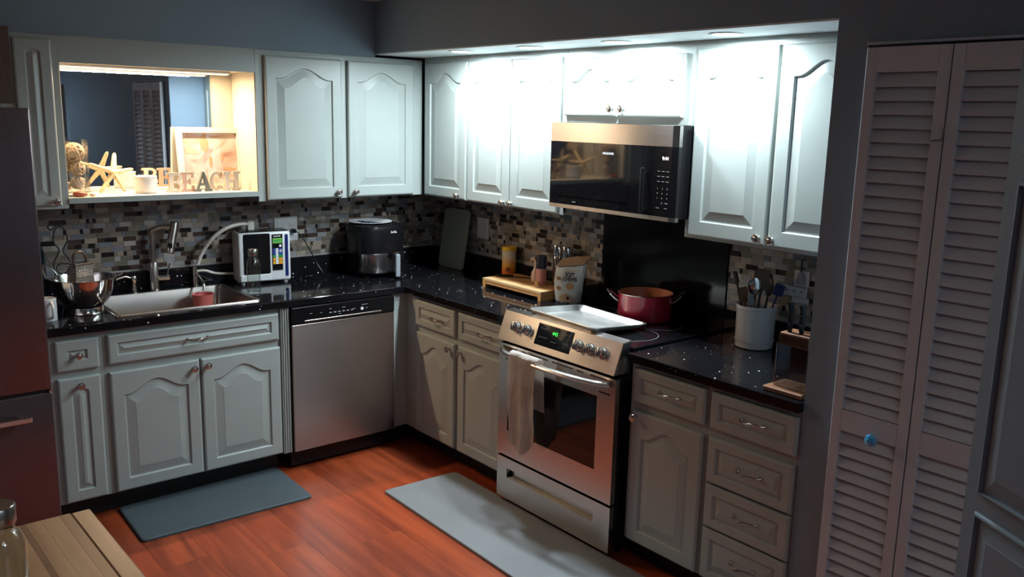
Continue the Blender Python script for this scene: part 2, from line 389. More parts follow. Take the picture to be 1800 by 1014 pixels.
def cdoor(parent, x0, x1, z0, z1, yf, name='door', arch=.055, stile=.055, bevel=.034, kn=None, pl=None):
    """kn=(x,z) knob, pl=(x,z) pull; coordinates of the parent's frame"""
    o = obj(name, panel_door(B(), x1-x0, z1-z0, stile=stile, arch=arch, bevel=bevel), 'paint', parent, loc=(x0, yf, z0))
    if kn: knob(o, kn[0]-x0, -.02, kn[1]-z0)
    if pl: pull(o, pl[0]-x0, -.02, pl[1]-z0)
    return o

# ------------------------------------------------------------------ upper cabinets (origin of each: on its wall at its left edge, z as in the room)
UZ0, UZT = 1.378, 2.159
YF = -.305
def upper_body(t, w, z0, z1, depth=.304, x0=0):
    bm = B(); box(bm, x0, w, -depth, -.001, z0+.012, z1, .001)
    box(bm, x0, w, -depth-.001, -depth+.018, z0, z1, .001)
    return obj('body', bm, 'paint', t)
t = thing('wall_cabinet', 'narrow painted wall cabinet with one slim arched door above the refrigerator side', 'cabinet', (-2.46, 0, 0))
upper_body(t, .24, 1.385, 2.146); cdoor(t, .06, .209, 1.401, 2.125, -.306, arch=.018, kn=(.182, 1.424), stile=.043, bevel=.017)
t = thing('wall_cabinet', 'painted double-door wall cabinet between the lit niche and the corner', 'cabinet', (-1.316, 0, 0))
upper_body(t, 1.01, UZ0, 2.146)
cdoor(t, .044, .48, 1.385, 2.118, -.306, kn=(.446, 1.417)); cdoor(t, .517, .941, 1.385, 2.118, -.306, kn=(.53+.02, 1.414))
struct_rail = obj('crown_strip', box(B(), 0, 1.01, -.3075, -.3055, 2.1335, 2.138), 'paint', t)
t = thing('wall_cabinet', 'painted wall cabinet with one narrow arched door at the corner, left of the two-door one', 'cabinet', (0, -.33, 0), BR)
upper_body(t, .438, UZ0, 2.158); cdoor(t, .028, .432, 1.383, 2.125, -.306, kn=(.37, 1.406))
t = thing('wall_cabinet', 'two-door painted wall cabinet left of the microwave', 'cabinet', (0, -.7685, 0), BR)
upper_body(t, .765, UZ0, 2.158)
cdoor(t, .007, .367, 1.383, 2.125, -.306, kn=(.302+.03, 1.402)); cdoor(t, .373, .737, 1.383, 2.125, -.306, kn=(.373+.025, 1.402))
t = thing('wall_cabinet', 'short two-door painted wall cabinet directly above the microwave', 'cabinet', (0, -1.534, 0), BR)
upper_body(t, .752, 1.822, 2.158)
cdoor(t, .0, .342, 1.853, 2.113, -.306, arch=.055, stile=.05, kn=(.322, 1.886), bevel=.028); cdoor(t, .348, .714, 1.853, 2.113, -.306, arch=.055, stile=.05, kn=(.348+.04, 1.886), bevel=.028)
t = thing('wall_cabinet', 'tall two-door painted wall cabinet right of the microwave beside the blue pillar', 'cabinet', (0, -2.2865, 0), BR)
upper_body(t, .808, 1.362, 2.158)
cdoor(t, .030, .408, 1.375, 2.125, -.306, kn=(.380, 1.404), stile=.06); cdoor(t, .418, .796, 1.375, 2.125, -.306, kn=(.440, 1.404), stile=.06)
# ------------------------------------------------------------------ display niche: valance, shelf, mirror, lamp
t = thing('niche_valance', 'plain painted valance board above the lit display niche', 'valance', (-2.2195, 0, 0))
obj('board', box(B(), 0, .903, -.305, -.288, 2.03, 2.1465), 'paint', t)
obj('top_panel', box(B(), .001, .902, -.2875, -.001, 2.032, 2.045), 'paint_in', t)
t = tag(obj('niche_shelf', box(B(), -2.2195, -1.3165, -.31, -.001, 1.408, 1.432, .002), 'paint_in'), 'cream shelf of the lit display niche above the sink', 'shelf')
obj('edge_strip', box(B(), -2.2195, -1.3165, -.315, -.3105, 1.407, 1.4325), 'paint', t)
tag(obj('side_lining', box(B(), -1.3195, -1.3165, -.300, -.006, 1.433, 2.0305), 'paint_in'), 'cream lining of the niche side right of the picture frame', 'panel')
tag(obj('side_lining', box(B(), -2.2195, -2.2165, -.300, -.006, 1.433, 2.0305), 'paint_in'), 'cream lining of the niche side behind the glass vase', 'panel')
tag(obj('back_lining', box(B(), -2.2155, -1.3205, -.005, -.0005, 1.433, 2.0305), 'paint_in'), 'cream back board of the lit niche behind the mirror', 'panel')
t = thing('wall_mirror', 'frameless mirror at the back of the lit niche', 'mirror', (-1.82, -.006, 1.434))
obj('mirror_glass', box(B(), -.383, .383, -.005, 0, 0, .585, .001), 'mirror', t)
t = thing('strip_lamp', 'long warm strip lamp under the niche top', 'lamp', (-1.80, -.17, 2.0315))
obj('housing', box(B(), -.40, .40, -.032, .032, -.012, 0, .002), 'white_pl', t)
obj('diffuser', box(B(), -.39, .39, -.026, .026, -.0165, -.0125, .001), 'lamp_warm', t)

# recessed lamps
LAB = ['nearest the corner', 'second from the corner', 'above the microwave', 'nearest the blue pillar']
for (sx, sy), l in zip(SPOTS, LAB):
    t = thing('recessed_lamp', 'bright round recessed soffit lamp, the one '+l, 'lamp', (sx, sy, 2.1588), group='recessed lamps in the soffit')
    obj('trim_ring', lathe(B(), [(.048, 0), (.064, 0), (.066, -.003), (.062, -.005), (.050, -.004), (.048, 0)], 32), 'white_pl', t, smooth=True)
    obj('lens', lathe(B(), [(.0475, -.0005), (.046, -.003), (.0001, -.0035)], 32), 'lamp_cool', t, smooth=True)

# ------------------------------------------------------------------ mosaic backsplash
TCOL = [('taupe', (.22, .18, .15)), ('beige', (.33, .27, .21)), ('dark brown', (.065, .042, .034)), ('blue grey', (.19, .20, .23)), ('light stone', (.38, .35, .32)),
        ('espresso', (.02, .014, .013)), ('olive taupe', (.15, .135, .10)), ('pale grey', (.27, .27, .27))]
TW = [24, 14, 13, 7, 9, 8, 15, 10]
TM = [mat('tile_'+n.replace(' ', '_'), c, .16 if i in (2, 3, 5) else .32, noise=.14, nscale=25, stretch=(1, 1, 5)) for i, (n, c) in enumerate(TCOL)]
tile_me = {}
def tile_mesh(wd, ht, ci):
    key = (round(wd, 4), round(ht, 4), ci)
    if key not in tile_me:
        bm = B(); box(bm, 0, wd, -.0065, -.0045, 0, ht)
        top = [f for f in bm.faces if abs(f.calc_center_median().y+.0065) < 1e-5]
        r = bmesh.ops.inset_region(bm, faces=top, thickness=.0008); bmesh.ops.translate(bm, verts=list({v for f in top for v in f.verts}), vec=(0, -.0008, 0))
        bmesh.ops.recalc_face_normals(bm, faces=bm.faces)
        me = bpy.data.meshes.new('tile'); bm.to_mesh(me); bm.free(); me.materials.append(TM[ci]); tile_me[key] = me
    return tile_me[key]
def backsplash(label, loc, rz, length, z0, z1, skip=()):
    t = thing('tile_backsplash', label, 'backsplash', loc, rz)
    obj('grout_bed', box(B(), 0, length, -.005, -.0005, z0, z1), 'grout', t)
    P = .0248; g = .0018; tiles = []; z = z1
    while z-P > z0-.001:
        z -= P; x = 0; last = -1
        while x < length-.004:
            wd = random.choices((.0600, .0315, .0150), (56, 30, 14))[0]
            if x+wd > length: wd = length-x
            ci = random.choices(range(8), TW)[0]
            if wd < .02: ci = random.choice((2, 5, 3, 5))
            if ci == last: ci = (ci+3) % 8
            last = ci
            if wd > .006: tiles.append((x, z, wd-g, P-g, ci))
            x += wd
    cp = Vector((-3.194, -4.638, 1.838)); mw = Matrix.Translation(loc) @ Matrix.Rotation(rz, 4, 'Z')
    vis = lambda q: q[2]/((mw @ Vector((q[0], 0, q[1])))-cp).length - (0 if q[1] > z0+.02 else .01)
    tiles.sort(key=vis, reverse=True)
    for x, z, wd, ht, ci in tiles[:300]:
        o = bpy.data.objects.new('tile', tile_mesh(wd, ht, ci)); C.objects.link(o); o.parent = t; o.location = (x, 0, z)
    rest = tiles[300:]
    if rest:
        bm = B()
        for x, z, wd, ht, ci in rest:
            a = [(x, -.0045, z), (x+wd, -.0045, z), (x+wd, -.0045, z+ht), (x, -.0045, z+ht)]; i = .0008
            b = [(x, -.0065, z), (x+wd, -.0065, z), (x+wd, -.0065, z+ht), (x, -.0065, z+ht)]
            c = [(x+i, -.0073, z+i), (x+wd-i, -.0073, z+i), (x+wd-i, -.0073, z+ht-i), (x+i, -.0073, z+ht-i)]
            V = [[bm.verts.new(p) for p in q] for q in (a, b, c)]
            fs = [bm.faces.new(V[2])]
            for r0, r1 in ((0, 1), (1, 2)):
                for k in range(4): fs.append(bm.faces.new((V[r0][k], V[r0][(k+1) % 4], V[r1][(k+1) % 4], V[r1][k])))
            for f in fs: f.material_index = ci
        o = obj('tile_field', bm, None, t, mats=TM); o['kind'] = 'stuff'
    return t
backsplash('brown and grey mosaic tile backsplash behind the sink', (-2.46, 0, 0), 0, 2.459, 1.0185, 1.400)
backsplash('brown and grey mosaic tile backsplash between the corner and the black panel', (0, -.008, 0), BR, 1.518, 1.0185, 1.386)
backsplash('brown and grey mosaic tile backsplash behind the utensil crock', (0, -2.3045, 0), BR, .792, 1.0185, 1.386)
tag(obj('range_back_panel', box(B(), -.014, -.001, -2.303, -1.527, .918, 1.43, .001), 'blackpanel'), 'plain glossy black wall panel behind the range', 'panel')

# ------------------------------------------------------------------ counters
bm = B()
CZ0, CZ1 = .877, .915; F = -.645
SX0, SX1, SY0, SY1 = -2.105, -1.455, -.562, -.094       # basin hole
FE = F+.012
for a in ((-2.425, SX0, FE, -.001), (SX1, -.001, FE, -.001), (SX0, SX1, FE, SY0), (SX0, SX1, SY1, -.001)): box(bm, *a, CZ0, CZ1)
box(bm, FE, -.001, -1.523, FE, CZ0, CZ1)
bmesh.ops.remove_doubles(bm, verts=bm.verts, dist=1e-5)
box(bm, -2.425, -.001, -.021, -.009, CZ1, 1.018, .001); box(bm, -.021, -.009, -1.5225, -.0215, CZ1, 1.018, .001)
t = tag(obj('countertop', bm, 'quartz'), 'L-shaped black speckled quartz countertop around the corner and sink', 'countertop')
obj('edge_strip', box(B(), -2.425, FE, F, FE, CZ0, CZ1, .004, 3), 'quartz', t); obj('edge_strip', box(B(), F, FE, -1.523, F, CZ0, CZ1, .004, 3), 'quartz', t)
bm = B(); box(bm, F, -.001, YP+.002, -2.311, CZ0, CZ1, .004, 3); box(bm, -.021, -.009, YP+.002, -2.311, CZ1+.0005, 1.018, .001)
tag(obj('countertop', bm, 'quartz'), 'short black speckled quartz countertop under the utensil crock', 'countertop')

# ------------------------------------------------------------------ base cabinets
E0, E1, E2, E3 = .857, .717, .680, .113
BFZ = .106
def base_body(t, x0, x1, depth=.61):
    bm = B(); box(bm, x0, x1, -depth, -depth+.02, BFZ, .876, .001); box(bm, x0, x0+.016, -depth+.02, -.002, BFZ, .876); box(bm, x1-.016, x1, -depth+.02, -.002, BFZ, .876); box(bm, x0+.016, x1-.016, -depth+.02, -.002, BFZ, BFZ+.015)
    obj('body', bm, 'paint', t)
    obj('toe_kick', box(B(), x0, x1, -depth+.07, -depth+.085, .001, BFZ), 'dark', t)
t = thing('base_cabinet', 'narrow painted base cabinet with square drawer next to the refrigerator', 'cabinet', (-2.425, 0, 0))
base_body(t, 0, .228)
cdoor(t, .035, .208, E1-.002, .852, -.611, 'drawer', arch=0, stile=.046, bevel=.024, kn=(.122, .784)); cdoor(t, .035, .208, E3, E2+.004, -.611, arch=.022, stile=.05, bevel=.017, kn=(.123, .648))
t = thing('base_cabinet', 'painted sink base cabinet with wide false drawer and two arched doors', 'cabinet', (-2.1965, 0, 0))
base_body(t, 0, .833)
cdoor(t, .018, .822, E1, .852, -.611, 'drawer', arch=0, stile=.038, bevel=.022, pl=(.414, .784))
cdoor(t, .018, .417, E3, E2, -.611, kn=(.388, .641)); cdoor(t, .427, .826, E3, E2, -.611, kn=(.453, .646))
t = thing('fluted_filler', 'slim fluted painted filler strip left of the dishwasher', 'filler', (-1.363, 0, 0))
bm = B(); box(bm, 0, .046, -.628, -.30, BFZ, .876, .001)
obj('post', bm, 'paint', t)
for k in range(3): obj('flute', box(B(), .007+.0125*k, .0145+.0125*k, -.6335, -.628, BFZ+.004, .872, .0025, 2), 'paint', t)
# dishwasher
t = thing('dishwasher', 'stainless dishwasher with black control panel', 'dishwasher', (-1.3155, 0, 0))
obj('tub', box(B(), .003, .60, -.60, -.05, .02, .87), 'black', t)
obj('door_panel', box(B(), .003, .603, -.648, -.601, .11, .783, .003, 2), 'dwsteel', t)
cp_ = obj('control_panel', box(B(), .003, .603, -.652, -.601, .785, .874, .004, 2), 'black', t)
obj('handle_pocket', box(B(), .07, .52, -.6545, -.6525, .794, .802, .0008), 'bronze', cp_)
for k in range(6): obj('button', box(B(), .21+.025*k, .224+.025*k, -.6529, -.6521, .8245, .8285), 'dwprint', cp_)
for x, z, wd in ((.10, .834, .013), (.157, .832, .012), (.21, .846, .012), (.285, .845, .018), (.265, .814, .012), (.345, .830, .018), (.40, .846, .036), (.425, .826, .009)): obj('printed_mark', box(B(), x, x+wd, -.6529, -.6521, z, z+.0018), 'dwprint', cp_)
obj('badge', lathe(B(), [(.0085, .0), (.0085, .0012), (.0001, .0013)], 16, (.402, -.652, .826), 'y'), 'whiteprint', cp_)
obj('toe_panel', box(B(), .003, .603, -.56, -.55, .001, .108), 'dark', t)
t = thing('corner_filler', 'painted corner filler panel right of the dishwasher', 'filler', (-.7115, 0, 0))
bm = B(); box(bm, 0, .018, -.628, -.05, BFZ, .876, .001); box(bm, .0185, .1, -.612, -.59, BFZ, .876); obj('panel', bm, 'paint', t)
obj('return_panel', box(B(), .1005, .118, -.724, -.30, BFZ, .876), 'paint', t)
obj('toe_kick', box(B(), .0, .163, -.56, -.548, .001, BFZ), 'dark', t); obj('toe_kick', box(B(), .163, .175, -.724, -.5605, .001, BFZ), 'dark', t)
t = thing('base_cabinet', 'painted base cabinet with two drawers and two doors left of the range', 'cabinet', (0, -.7245, 0), BR)
base_body(t, 0, .799)
cdoor(t, .006, .370, E1, E0, -.611, 'drawer', arch=0, stile=.036, bevel=.02, pl=(.212, .782)); cdoor(t, .400, .792, E1, E0, -.611, 'drawer', arch=0, stile=.036, bevel=.02, pl=(.62, .782))
cdoor(t, .006, .370, E3, E2, -.611, kn=(.335, .65)); cdoor(t, .400, .792, E3, E2, -.611, kn=(.432, .65))
t = thing('base_cabinet', 'painted base cabinet with one drawer over a tall door right of the range', 'cabinet', (0, -2.312, 0), BR)
base_body(t, 0, .394)
cdoor(t, .024, .384, E1, E0, -.611, 'drawer', arch=0, stile=.036, bevel=.022, pl=(.214, .789)); cdoor(t, .024, .384, E3, E2, -.611, kn=(.05, .655))
t = thing('base_cabinet', 'painted base cabinet with a stack of four drawers beside the blue pillar', 'cabinet', (0, -2.7065, 0), BR)
base_body(t, 0, .388)
for z0, z1, zh in ((E1, E0, .789), (.504, .682, .593), (.326, .494, .416), (.113, .318, .229)):
    cdoor(t, .017, .381, z0, z1, -.611, 'drawer', arch=0, stile=.036, bevel=.022, pl=(.206, zh))

# ------------------------------------------------------------------ range
t = thing('kitchen_range', 'stainless slide-in electric range between the base cabinets', 'range', (0, -1.5285, 0), BR)
RW = .760
obj('oven_body', box(B(), .004, RW-.004, -.640, -.03, .03, .915, .002), 'black', t)
for x in (.04, RW-.04):
    for y in (-.58, -.08): obj('foot', lathe(B(), [(.016, 0), (.016, .008), (.01, .012), (.01, .031)], 12, (x, y, 0)), 'black', t)
ct = obj('cooktop', box(B(), 0, RW+.016, -.60, -.017, .9155, .926, .002), 'blackglass', t)
for x, y, r in ((.19, -.20, .078), (.57, -.20, .095), (.60, -.44, .125), (.19, -.44, .10)):
    obj('burner_ring', lathe(B(), [(r-.0015, .9262), (r+.0015, .9262), (r+.0015, .9264), (r-.0015, .9264), (r-.0015, .9262)], 64, (x, y, 0)), 'dwfaint', ct, smooth=False)
bm = B(); prism(bm, [(-.60, .955), (-.646, .949), (-.694, .818), (-.60, .818)], 0, RW, 'yz', .003)
cpn = obj('control_panel', bm, 'steelh', t)
ang = math.atan2(.048, .131)
def on_panel(x, z):      # a point on the sloped face
    return (x, -.646-(.949-z)*.048/.131, z)
def slab(name, m, x0, x1, z0, z1, th=.0012, par=cpn, off=0):
    bm = B(); box(bm, x0, x1, -th-off, -off, (z0-.949)/math.cos(ang), (z1-.949)/math.cos(ang)); o = obj(name, bm, m, par, loc=(0, -.6463, .949), rot=(-ang, 0, 0)); return o
dsp = slab('display', 'blackglass', .250, .478, .845, .936)
text('445', .024, 'digit', dsp, (.368, -.0022, -.045), FRONT, 'digits')
for x in (.27, .285, .30, .315, .43, .45):
    for z in (-.035, -.075): obj('printed_mark', box(B(), x, x+.009, -.0018, -.0012, z, z+.0025), 'inkfaint', dsp)
obj('printed_mark', box(B(), .35, .385, -.0018, -.0012, -.083, -.081), 'inkfaint', dsp)
for i, x in enumerate((.115, .188, .524, .593, .666)):
    p = on_panel(x, .890); k = bpy.data.objects.new('control_knob', None)
    bm = B(); lathe(bm, [(.025, 0), (.026, .004), (.0215, .006), (.0205, .026), (.018, .028), (.0001, .028)], 28, (0, 0, 0), 'y')
    box(bm, -.0065, .0065, -.036, -.026, -.0205, .0205, .003, 2)
    bpy.data.objects.remove(k)
    k = obj('control_knob', bm, 'chrome', cpn, loc=p, rot=(-ang, 0, 0), smooth=True)
for x in (.05, .075):
    for z in (.87, .905): slab('printed_mark', 'inkgrey', x-.01, x+.012, z, z+.0018, .0006)
# door: frame with window
bm = B(); D0, D1 = -.655, -.680
wx0, wx1, wz0, wz1 = .070, .655, .380, .705
for a in ((.002, wx0, .252, .800), (wx1, RW-.002, .252, .800), (wx0, wx1, .252, wz0), (wx0, wx1, wz1, .800)): box(bm, a[0], a[1], D1, D0, a[2], a[3])
bmesh.ops.remove_doubles(bm, verts=bm.verts, dist=1e-5)
dr = obj('oven_door', bm, 'steelh', t)
obj('window', box(B(), wx0, wx1, D1+.003, D0, wz0, wz1), 'blackglass', dr)
obj('door_shoulder', box(B(), .002, RW-.002, -.6545, -.642, .252, .81), 'black', dr)
for x0, x1, z in ((.03, .13, .786), (.165, .195, .786), (.225, .345, .786), (.37, .505, .786), (.53, .57, .786), (.61, .74, .786), (.05, .10, .728), (.665, .73, .728)): obj('vent_slot', box(B(), x0, x1, D1-.0006, D1+.001, z-.003, z+.003), 'dark', dr)
hp = []
for i in range(25):
    u = i/24; s = math.sin(PI*u); hp.append((.03+u*.70, -.685-.062*s**.55, .772-.002*s))
bm = B(); tube(bm, hp, [.016+.0*s for _ in hp], 12, .75); obj('door_handle', bm, 'steelh', dr, smooth=True)
bm = B(); S0, S1, T0, T1 = .075, .66, .143, .190
for a in ((.002, S0, .034, .240), (S1, RW-.002, .034, .240), (S0, S1, .034, T0), (S0, S1, T1, .240)): box(bm, a[0], a[1], D1, D0, a[2], a[3])
bmesh.ops.remove_doubles(bm, verts=bm.verts, dist=1e-5)
dw = obj('storage_drawer', bm, 'steelh', t)
bm = B(); prism(bm, [(D1+.001, T0), (D0+.004, T0+.012), (D0+.004, T1), (D0, T1), (D0, T0)], S0, S1, 'yz'); obj('pull_recess', bm, 'steelh', dw)
# towel over the handle
def towel():
    bm = B(); nx, ns = 22, 46; x0, x1 = .172, .36; rows = []
    prof = []   # (y, z) path: behind the bar, over, down in front
    hy, hz, r = -.741, .772, .021
    path = [(-.706, .55), (-.712, .65), (-.718, .74)]
    for k in range(9): a = PI*k/8; path.append((hy+r*math.cos(a), hz+.012+r*math.sin(a)))
    path += [(-.764, .72), (-.765, .66), (-.764, .60), (-.760, .54), (-.754, .48), (-.75, .43), (-.748, .385)]
    L = spline([(0, y, z) for y, z in path], 5)
    for i in range(len(L)):
        row = []; s = i/(len(L)-1); down = max(0, (s-.45)/.55)
        for j in range(nx+1):
            u = j/nx; fold = math.sin(u*PI*3.3+.6+s*1.2)*.0095*down+math.sin(u*11+s*4)*.003*down
            x = x0+(x1-x0)*u*(1-.14*down)+.004*math.sin(s*9)*down; z = L[i].z-(.055*down**3*math.sin(u*PI*1.1) if u > 0 else 0)
            row.append(bm.verts.new((x, L[i].y-fold-.001*math.sin(j*1.7+i*.6), z)))
        rows.append(row)
    for a, b in zip(rows, rows[1:]):
        for j in range(nx): bm.faces.new((a[j], a[j+1], b[j+1], b[j]))
    bmesh.ops.solidify(bm, geom=bm.faces[:], thickness=.0035)
    return bm
tw = obj('dish_towel', towel(), 'towel', loc=(0, -1.5285, 0), rot=(0, 0, BR), smooth=True); tag(tw, 'off-white linen dish towel hanging over the oven door handle', 'towel')

# ------------------------------------------------------------------ microwave
t = thing('microwave', 'stainless and black over-the-range microwave under the short wall cabinet', 'microwave', (0, -1.5365, 0), BR)
MW = .746
obj('case', box(B(), .002, MW+.02, -.372, -.016, 1.437, 1.8215, .002), 'black', t)
def mfront(z0, z1, x0, x1, m, par, name, d=.0, ch=True):
    bm = B(); poly = [(x0, -.373), (x0, -.400-d), (x1-(.03 if ch else 0), -.400-d), (x1, -.393-d if ch else -.400-d), (x1, -.373)]
    prism(bm, poly, z0, z1, 'xy'); return obj(name, bm, m, par)
mfront(1.735, 1.8205, .002, MW+.022, 'steelh', t, 'vent_band')
md = mfront(1.446, 1.7345, .002, .636, 'blackglass', t, 'door', ch=False)
obj('window', box(B(), .065, .50, -.4008, -.4002, 1.485, 1.685), 'blackpanel_win' if 'blackpanel_win' in M else 'blackglass', md)
mp_ = mfront(1.446, 1.7345, .638, MW+.022, 'blackglass', t, 'control_panel')
mfront(1.428, 1.4455, .002, .636, 'steelh', t, 'bottom_strip', ch=False); mfront(1.428, 1.4455, .638, MW+.022, 'steelh', t, 'bottom_strip')
h = obj('handle', box(B(), .596, .615, -.428, -.417, 1.452, 1.645, .004, 2), 'black', md)
obj('handle_edge', box(B(), .5925, .5955, -.426, -.420, 1.456, 1.640, .001), 'chrome', h)
for z in (1.47, 1.627): obj('handle_post', box(B(), .600, .611, -.417, -.4005, z-.006, z+.006), 'black', h)
text('FRIGIDAIRE', .0135, 'whiteprint', md, (.378, -.4012, 1.6915), FRONT, 'brand_lettering', .0003)
text('inverter', .007, 'dwprint', md, (.17, -.4012, 1.461), FRONT, 'small_lettering', .0003)
text('9:44', .020, 'digitw', mp_, (.706, -.4012, 1.686), FRONT, 'clock_digits', .0003)
for r in range(3):
    for c in range(3): obj('printed_mark', box(B(), .667+c*.024, .681+c*.024, -.4009, -.4003, 1.632-r*.021, 1.6345-r*.021), 'inkgrey', mp_)
for i, ch_ in enumerate('123456789'):
    text(ch_, .0085, 'dwprint', mp_, (.672+(i % 3)*.026, -.4012, 1.562-(i//3)*.020), FRONT, 'key_digit', .0003)
text('0', .0085, 'dwprint', mp_, (.698, -.4012, 1.502), FRONT, 'key_digit', .0003); text('START', .006, 'dwprint', mp_, (.722, -.4012, 1.502), FRONT, 'key_lettering', .0003)
for x in (.668, .712): obj('printed_mark', box(B(), x, x+.016, -.4009, -.4003, 1.480, 1.4825), 'inkgrey', mp_)
# trim panel right of microwave is the tall cabinet's side

# ------------------------------------------------------------------ sink and taps
bm = B()
rx0, rx1, ry0, ry1 = -2.118, -1.440, -.578, -.078
zt = .9155
outer = [(rx0, ry0), (rx1, ry0), (rx1, ry1), (rx0, ry1)]
def rrect(x0, x1, y0, y1, r, n=6):
    out = []
    for cx, cy, a0 in ((x1-r, y1-r, 0), (x0+r, y1-r, 90), (x0+r, y0+r, 180), (x1-r, y0+r, 270)):
        for k in range(n+1): a = R(a0+90*k/n); out.append((cx+r*math.cos(a), cy+r*math.sin(a)))
    return out
loops = [(rrect(rx0, rx1, ry0, ry1, .016), zt), (rrect(rx0+.002, rx1-.002, ry0+.002, ry1-.002, .016), zt+.006), (rrect(rx0+.006, rx1-.006, ry0+.006, ry1-.006, .016), zt+.0075),
         (rrect(rx0+.020, rx1-.020, ry0+.020, ry1-.020, .03), zt+.0045), (rrect(rx0+.024, rx1-.024, ry0+.024, ry1-.024, .03), zt-.002), (rrect(rx0+.032, rx1-.032, ry0+.032, ry1-.030, .04), .76), (rrect(rx0+.05, rx1-.05, ry0+.05, ry1-.05, .05), .742), (rrect(rx0+.10, rx1-.10, ry0+.10, ry1-.10, .05), .736)]
rings = [[bm.verts.new((x, y, z)) for x, y in L] for L, z in loops]; n = len(rings[0])
for a, b in zip(rings, rings[1:]):
    for i in range(n): bm.faces.new((a[i], a[(i+1) % n], b[(i+1) % n], b[i]))
bm.faces.new(rings[-1])
sk = tag(obj('kitchen_sink', bm, 'sinksteel', smooth=True), 'single-bowl stainless drop-in sink below the niche', 'sink')
obj('drain', lathe(B(), [(.05, .7375), (.052, .739), (.04, .739), (.035, .7365), (.0001, .7365)], 24, (-1.78, -.35, 0)), 'chrome', sk, smooth=True)
DK = .9155
t = thing('kitchen_faucet', 'tall stainless faucet with tilted cylindrical spray head behind the sink', 'faucet', (-1.787, -.050, DK))
obj('base', lathe(B(), [(.027, 0), (.027, .004), (.024, .008), (.024, .145), (.022, .149), (.0001, .15)], 24), 'nickel', t, smooth=True)
obj('neck', tube(B(), spline([(0, 0, .14), (0, 0, .25), (0, 0, .30), (.012, -.004, .318), (.035, -.008, .325), (.072, -.012, .326)], 6), .0135, 12), 'nickel', t, smooth=True)
a = Vector((.112, -.02, .352)); b = Vector((.068, -.05, .195))
sp = obj('spray_head', tube(B(), [a, a+(b-a)*.02, a+(b-a)*.98, b], [.020, .0225, .0225, .020], 20), 'nickel', t, smooth=True)
obj('spray_face', lathe(B(), [(.017, 0), (.017, .003), (.0001, .003)], 16, (a.x, a.y, a.z)), 'bronze', sp)
obj('button', box(B(), .060, .078, -.072, -.060, .225, .25, .002), 'black', sp)
obj('joint', tube(B(), [(.06, -.011, .326), (.095, -.02, .325)], .0165, 14), 'nickel', t, smooth=True)
obj('handle_stub', tube(B(), [(.02, 0, .062), (.075, -.01, .062)], .0165, 16), 'nickel', t, smooth=True)
obj('lever', tube(B(), [(.064, -.008, .07), (.070, -.008, .10), (.080, -.008, .138)], [.004, .0045, .0045], 8), 'nickel', t, smooth=True)
t = thing('soap_dispenser', 'small round-headed soap pump left of the faucet', 'soap dispenser', (-1.887, -.048, DK))
obj('body', lathe(B(), [(.022, 0), (.022, .004), (.013, .010), (.012, .03), (.009, .05), (.015, .062), (.017, .074), (.012, .086), (.0001, .09)], 20), 'nickel', t, smooth=True)
obj('spout', tube(B(), spline([(-.008, 0, .072), (-.04, -.004, .086), (-.08, -.008, .080), (-.088, -.009, .074)], 5), .0045, 8), 'bronze', t, smooth=True)
t = thing('filter_tap', 'small straight filtered-water tap with a white hose right of the faucet', 'tap', (-1.575, -.048, DK))
obj('body', lathe(B(), [(.020, 0), (.020, .003), (.0135, .006), (.0135, .112), (.0001, .114)], 20), 'nickel', t, smooth=True)
obj('spout', tube(B(), spline([(.004, -.013, .072), (.004, -.055, .056), (-.002, -.125, .038), (-.010, -.145, .002)], 5), .0062, 10), 'nickel', t, smooth=True)
hs = [(-1.562, -.058, 1.035), (-1.540, -.07, 1.095), (-1.490, -.10, 1.175), (-1.42, -.115, 1.225), (-1.34, -.105, 1.240), (-1.285, -.095, 1.238)]
t = tag(obj('filter_hose', tube(B(), spline(hs, 8), .0105, 12), 'hose', smooth=True), 'thick cream hose arching from the tap to the water ionizer', 'hose')
obj('hose_elbow', box(B(), -1.300, -1.262, -.110, -.076, 1.203, 1.254, .006, 2), 'hose', t)
tag(obj('supply_hose', tube(B(), spline([(-1.560, -.042, .995), (-1.52, -.05, .995), (-1.46, -.05, .975), (-1.36, -.05, .965)], 6), .007, 10), 'hose', smooth=True), 'short pale hose running low from the tap to the ionizer', 'hose')
t = thing('plastic_cup', 'pink plastic cup in the sink under the small tap', 'cup', (-1.598, -.215, .7385))
bm = B(); lathe(bm, [(.036, 0), (.040, .04), (.0535, .165), (.055, .168), (.0525, .168), (.039, .042), (.034, .004), (.0001, .004)], 28); obj('wall', bm, 'pink', t, smooth=True)

# ------------------------------------------------------------------ water ionizer
t = thing('water_ionizer', 'white and black countertop water ionizer with green screen', 'appliance', (-1.226, -.108, .9155), R(-7))
t.scale = (.90, .87, .965)
W2, Dp, Hh = .158, .075, .292
obj('shell', box(B(), -W2, W2, -Dp, Dp, .012, Hh, .012, 3), 'white_pl', t, smooth=True)
for x in (-.13, .13):
    for y in (-.05, .05): obj('foot', lathe(B(), [(.012, 0), (.012, .0125)], 12, (x, y, 0)), 'white_gloss', t)
obj('top_cap', box(B(), -.14, .15, -.06, .06, Hh, Hh+.006, .003), 'black', t)
obj('black_cover', box(B(), -.128, .030, -Dp-.005, -Dp+.002, .058, .285, .006, 2), 'blackglass', t)
obj('lower_band', box(B(), -.150, .030, -Dp-.006, -Dp+.002, .018, .054, .004, 2), 'white_pl', t)
ip = obj('control_strip', box(B(), .043, .108, -Dp-.003, -Dp+.001, .072, .278, .001), 'blackglass', t)
text('LeveLuk', .013, 'whiteprint', ip, (.074, -Dp-.0038, .268), FRONT, 'brand_lettering', .0003, bold=.0003)
obj('screen', box(B(), .047, .104, -Dp-.0042, -Dp-.0032, .226, .256, .0005), 'lcd', ip)
obj('screen_text', box(B(), .053, .095, -Dp-.0046, -Dp-.0043, .238, .244), 'greenp', ip)
y = -Dp-.0034
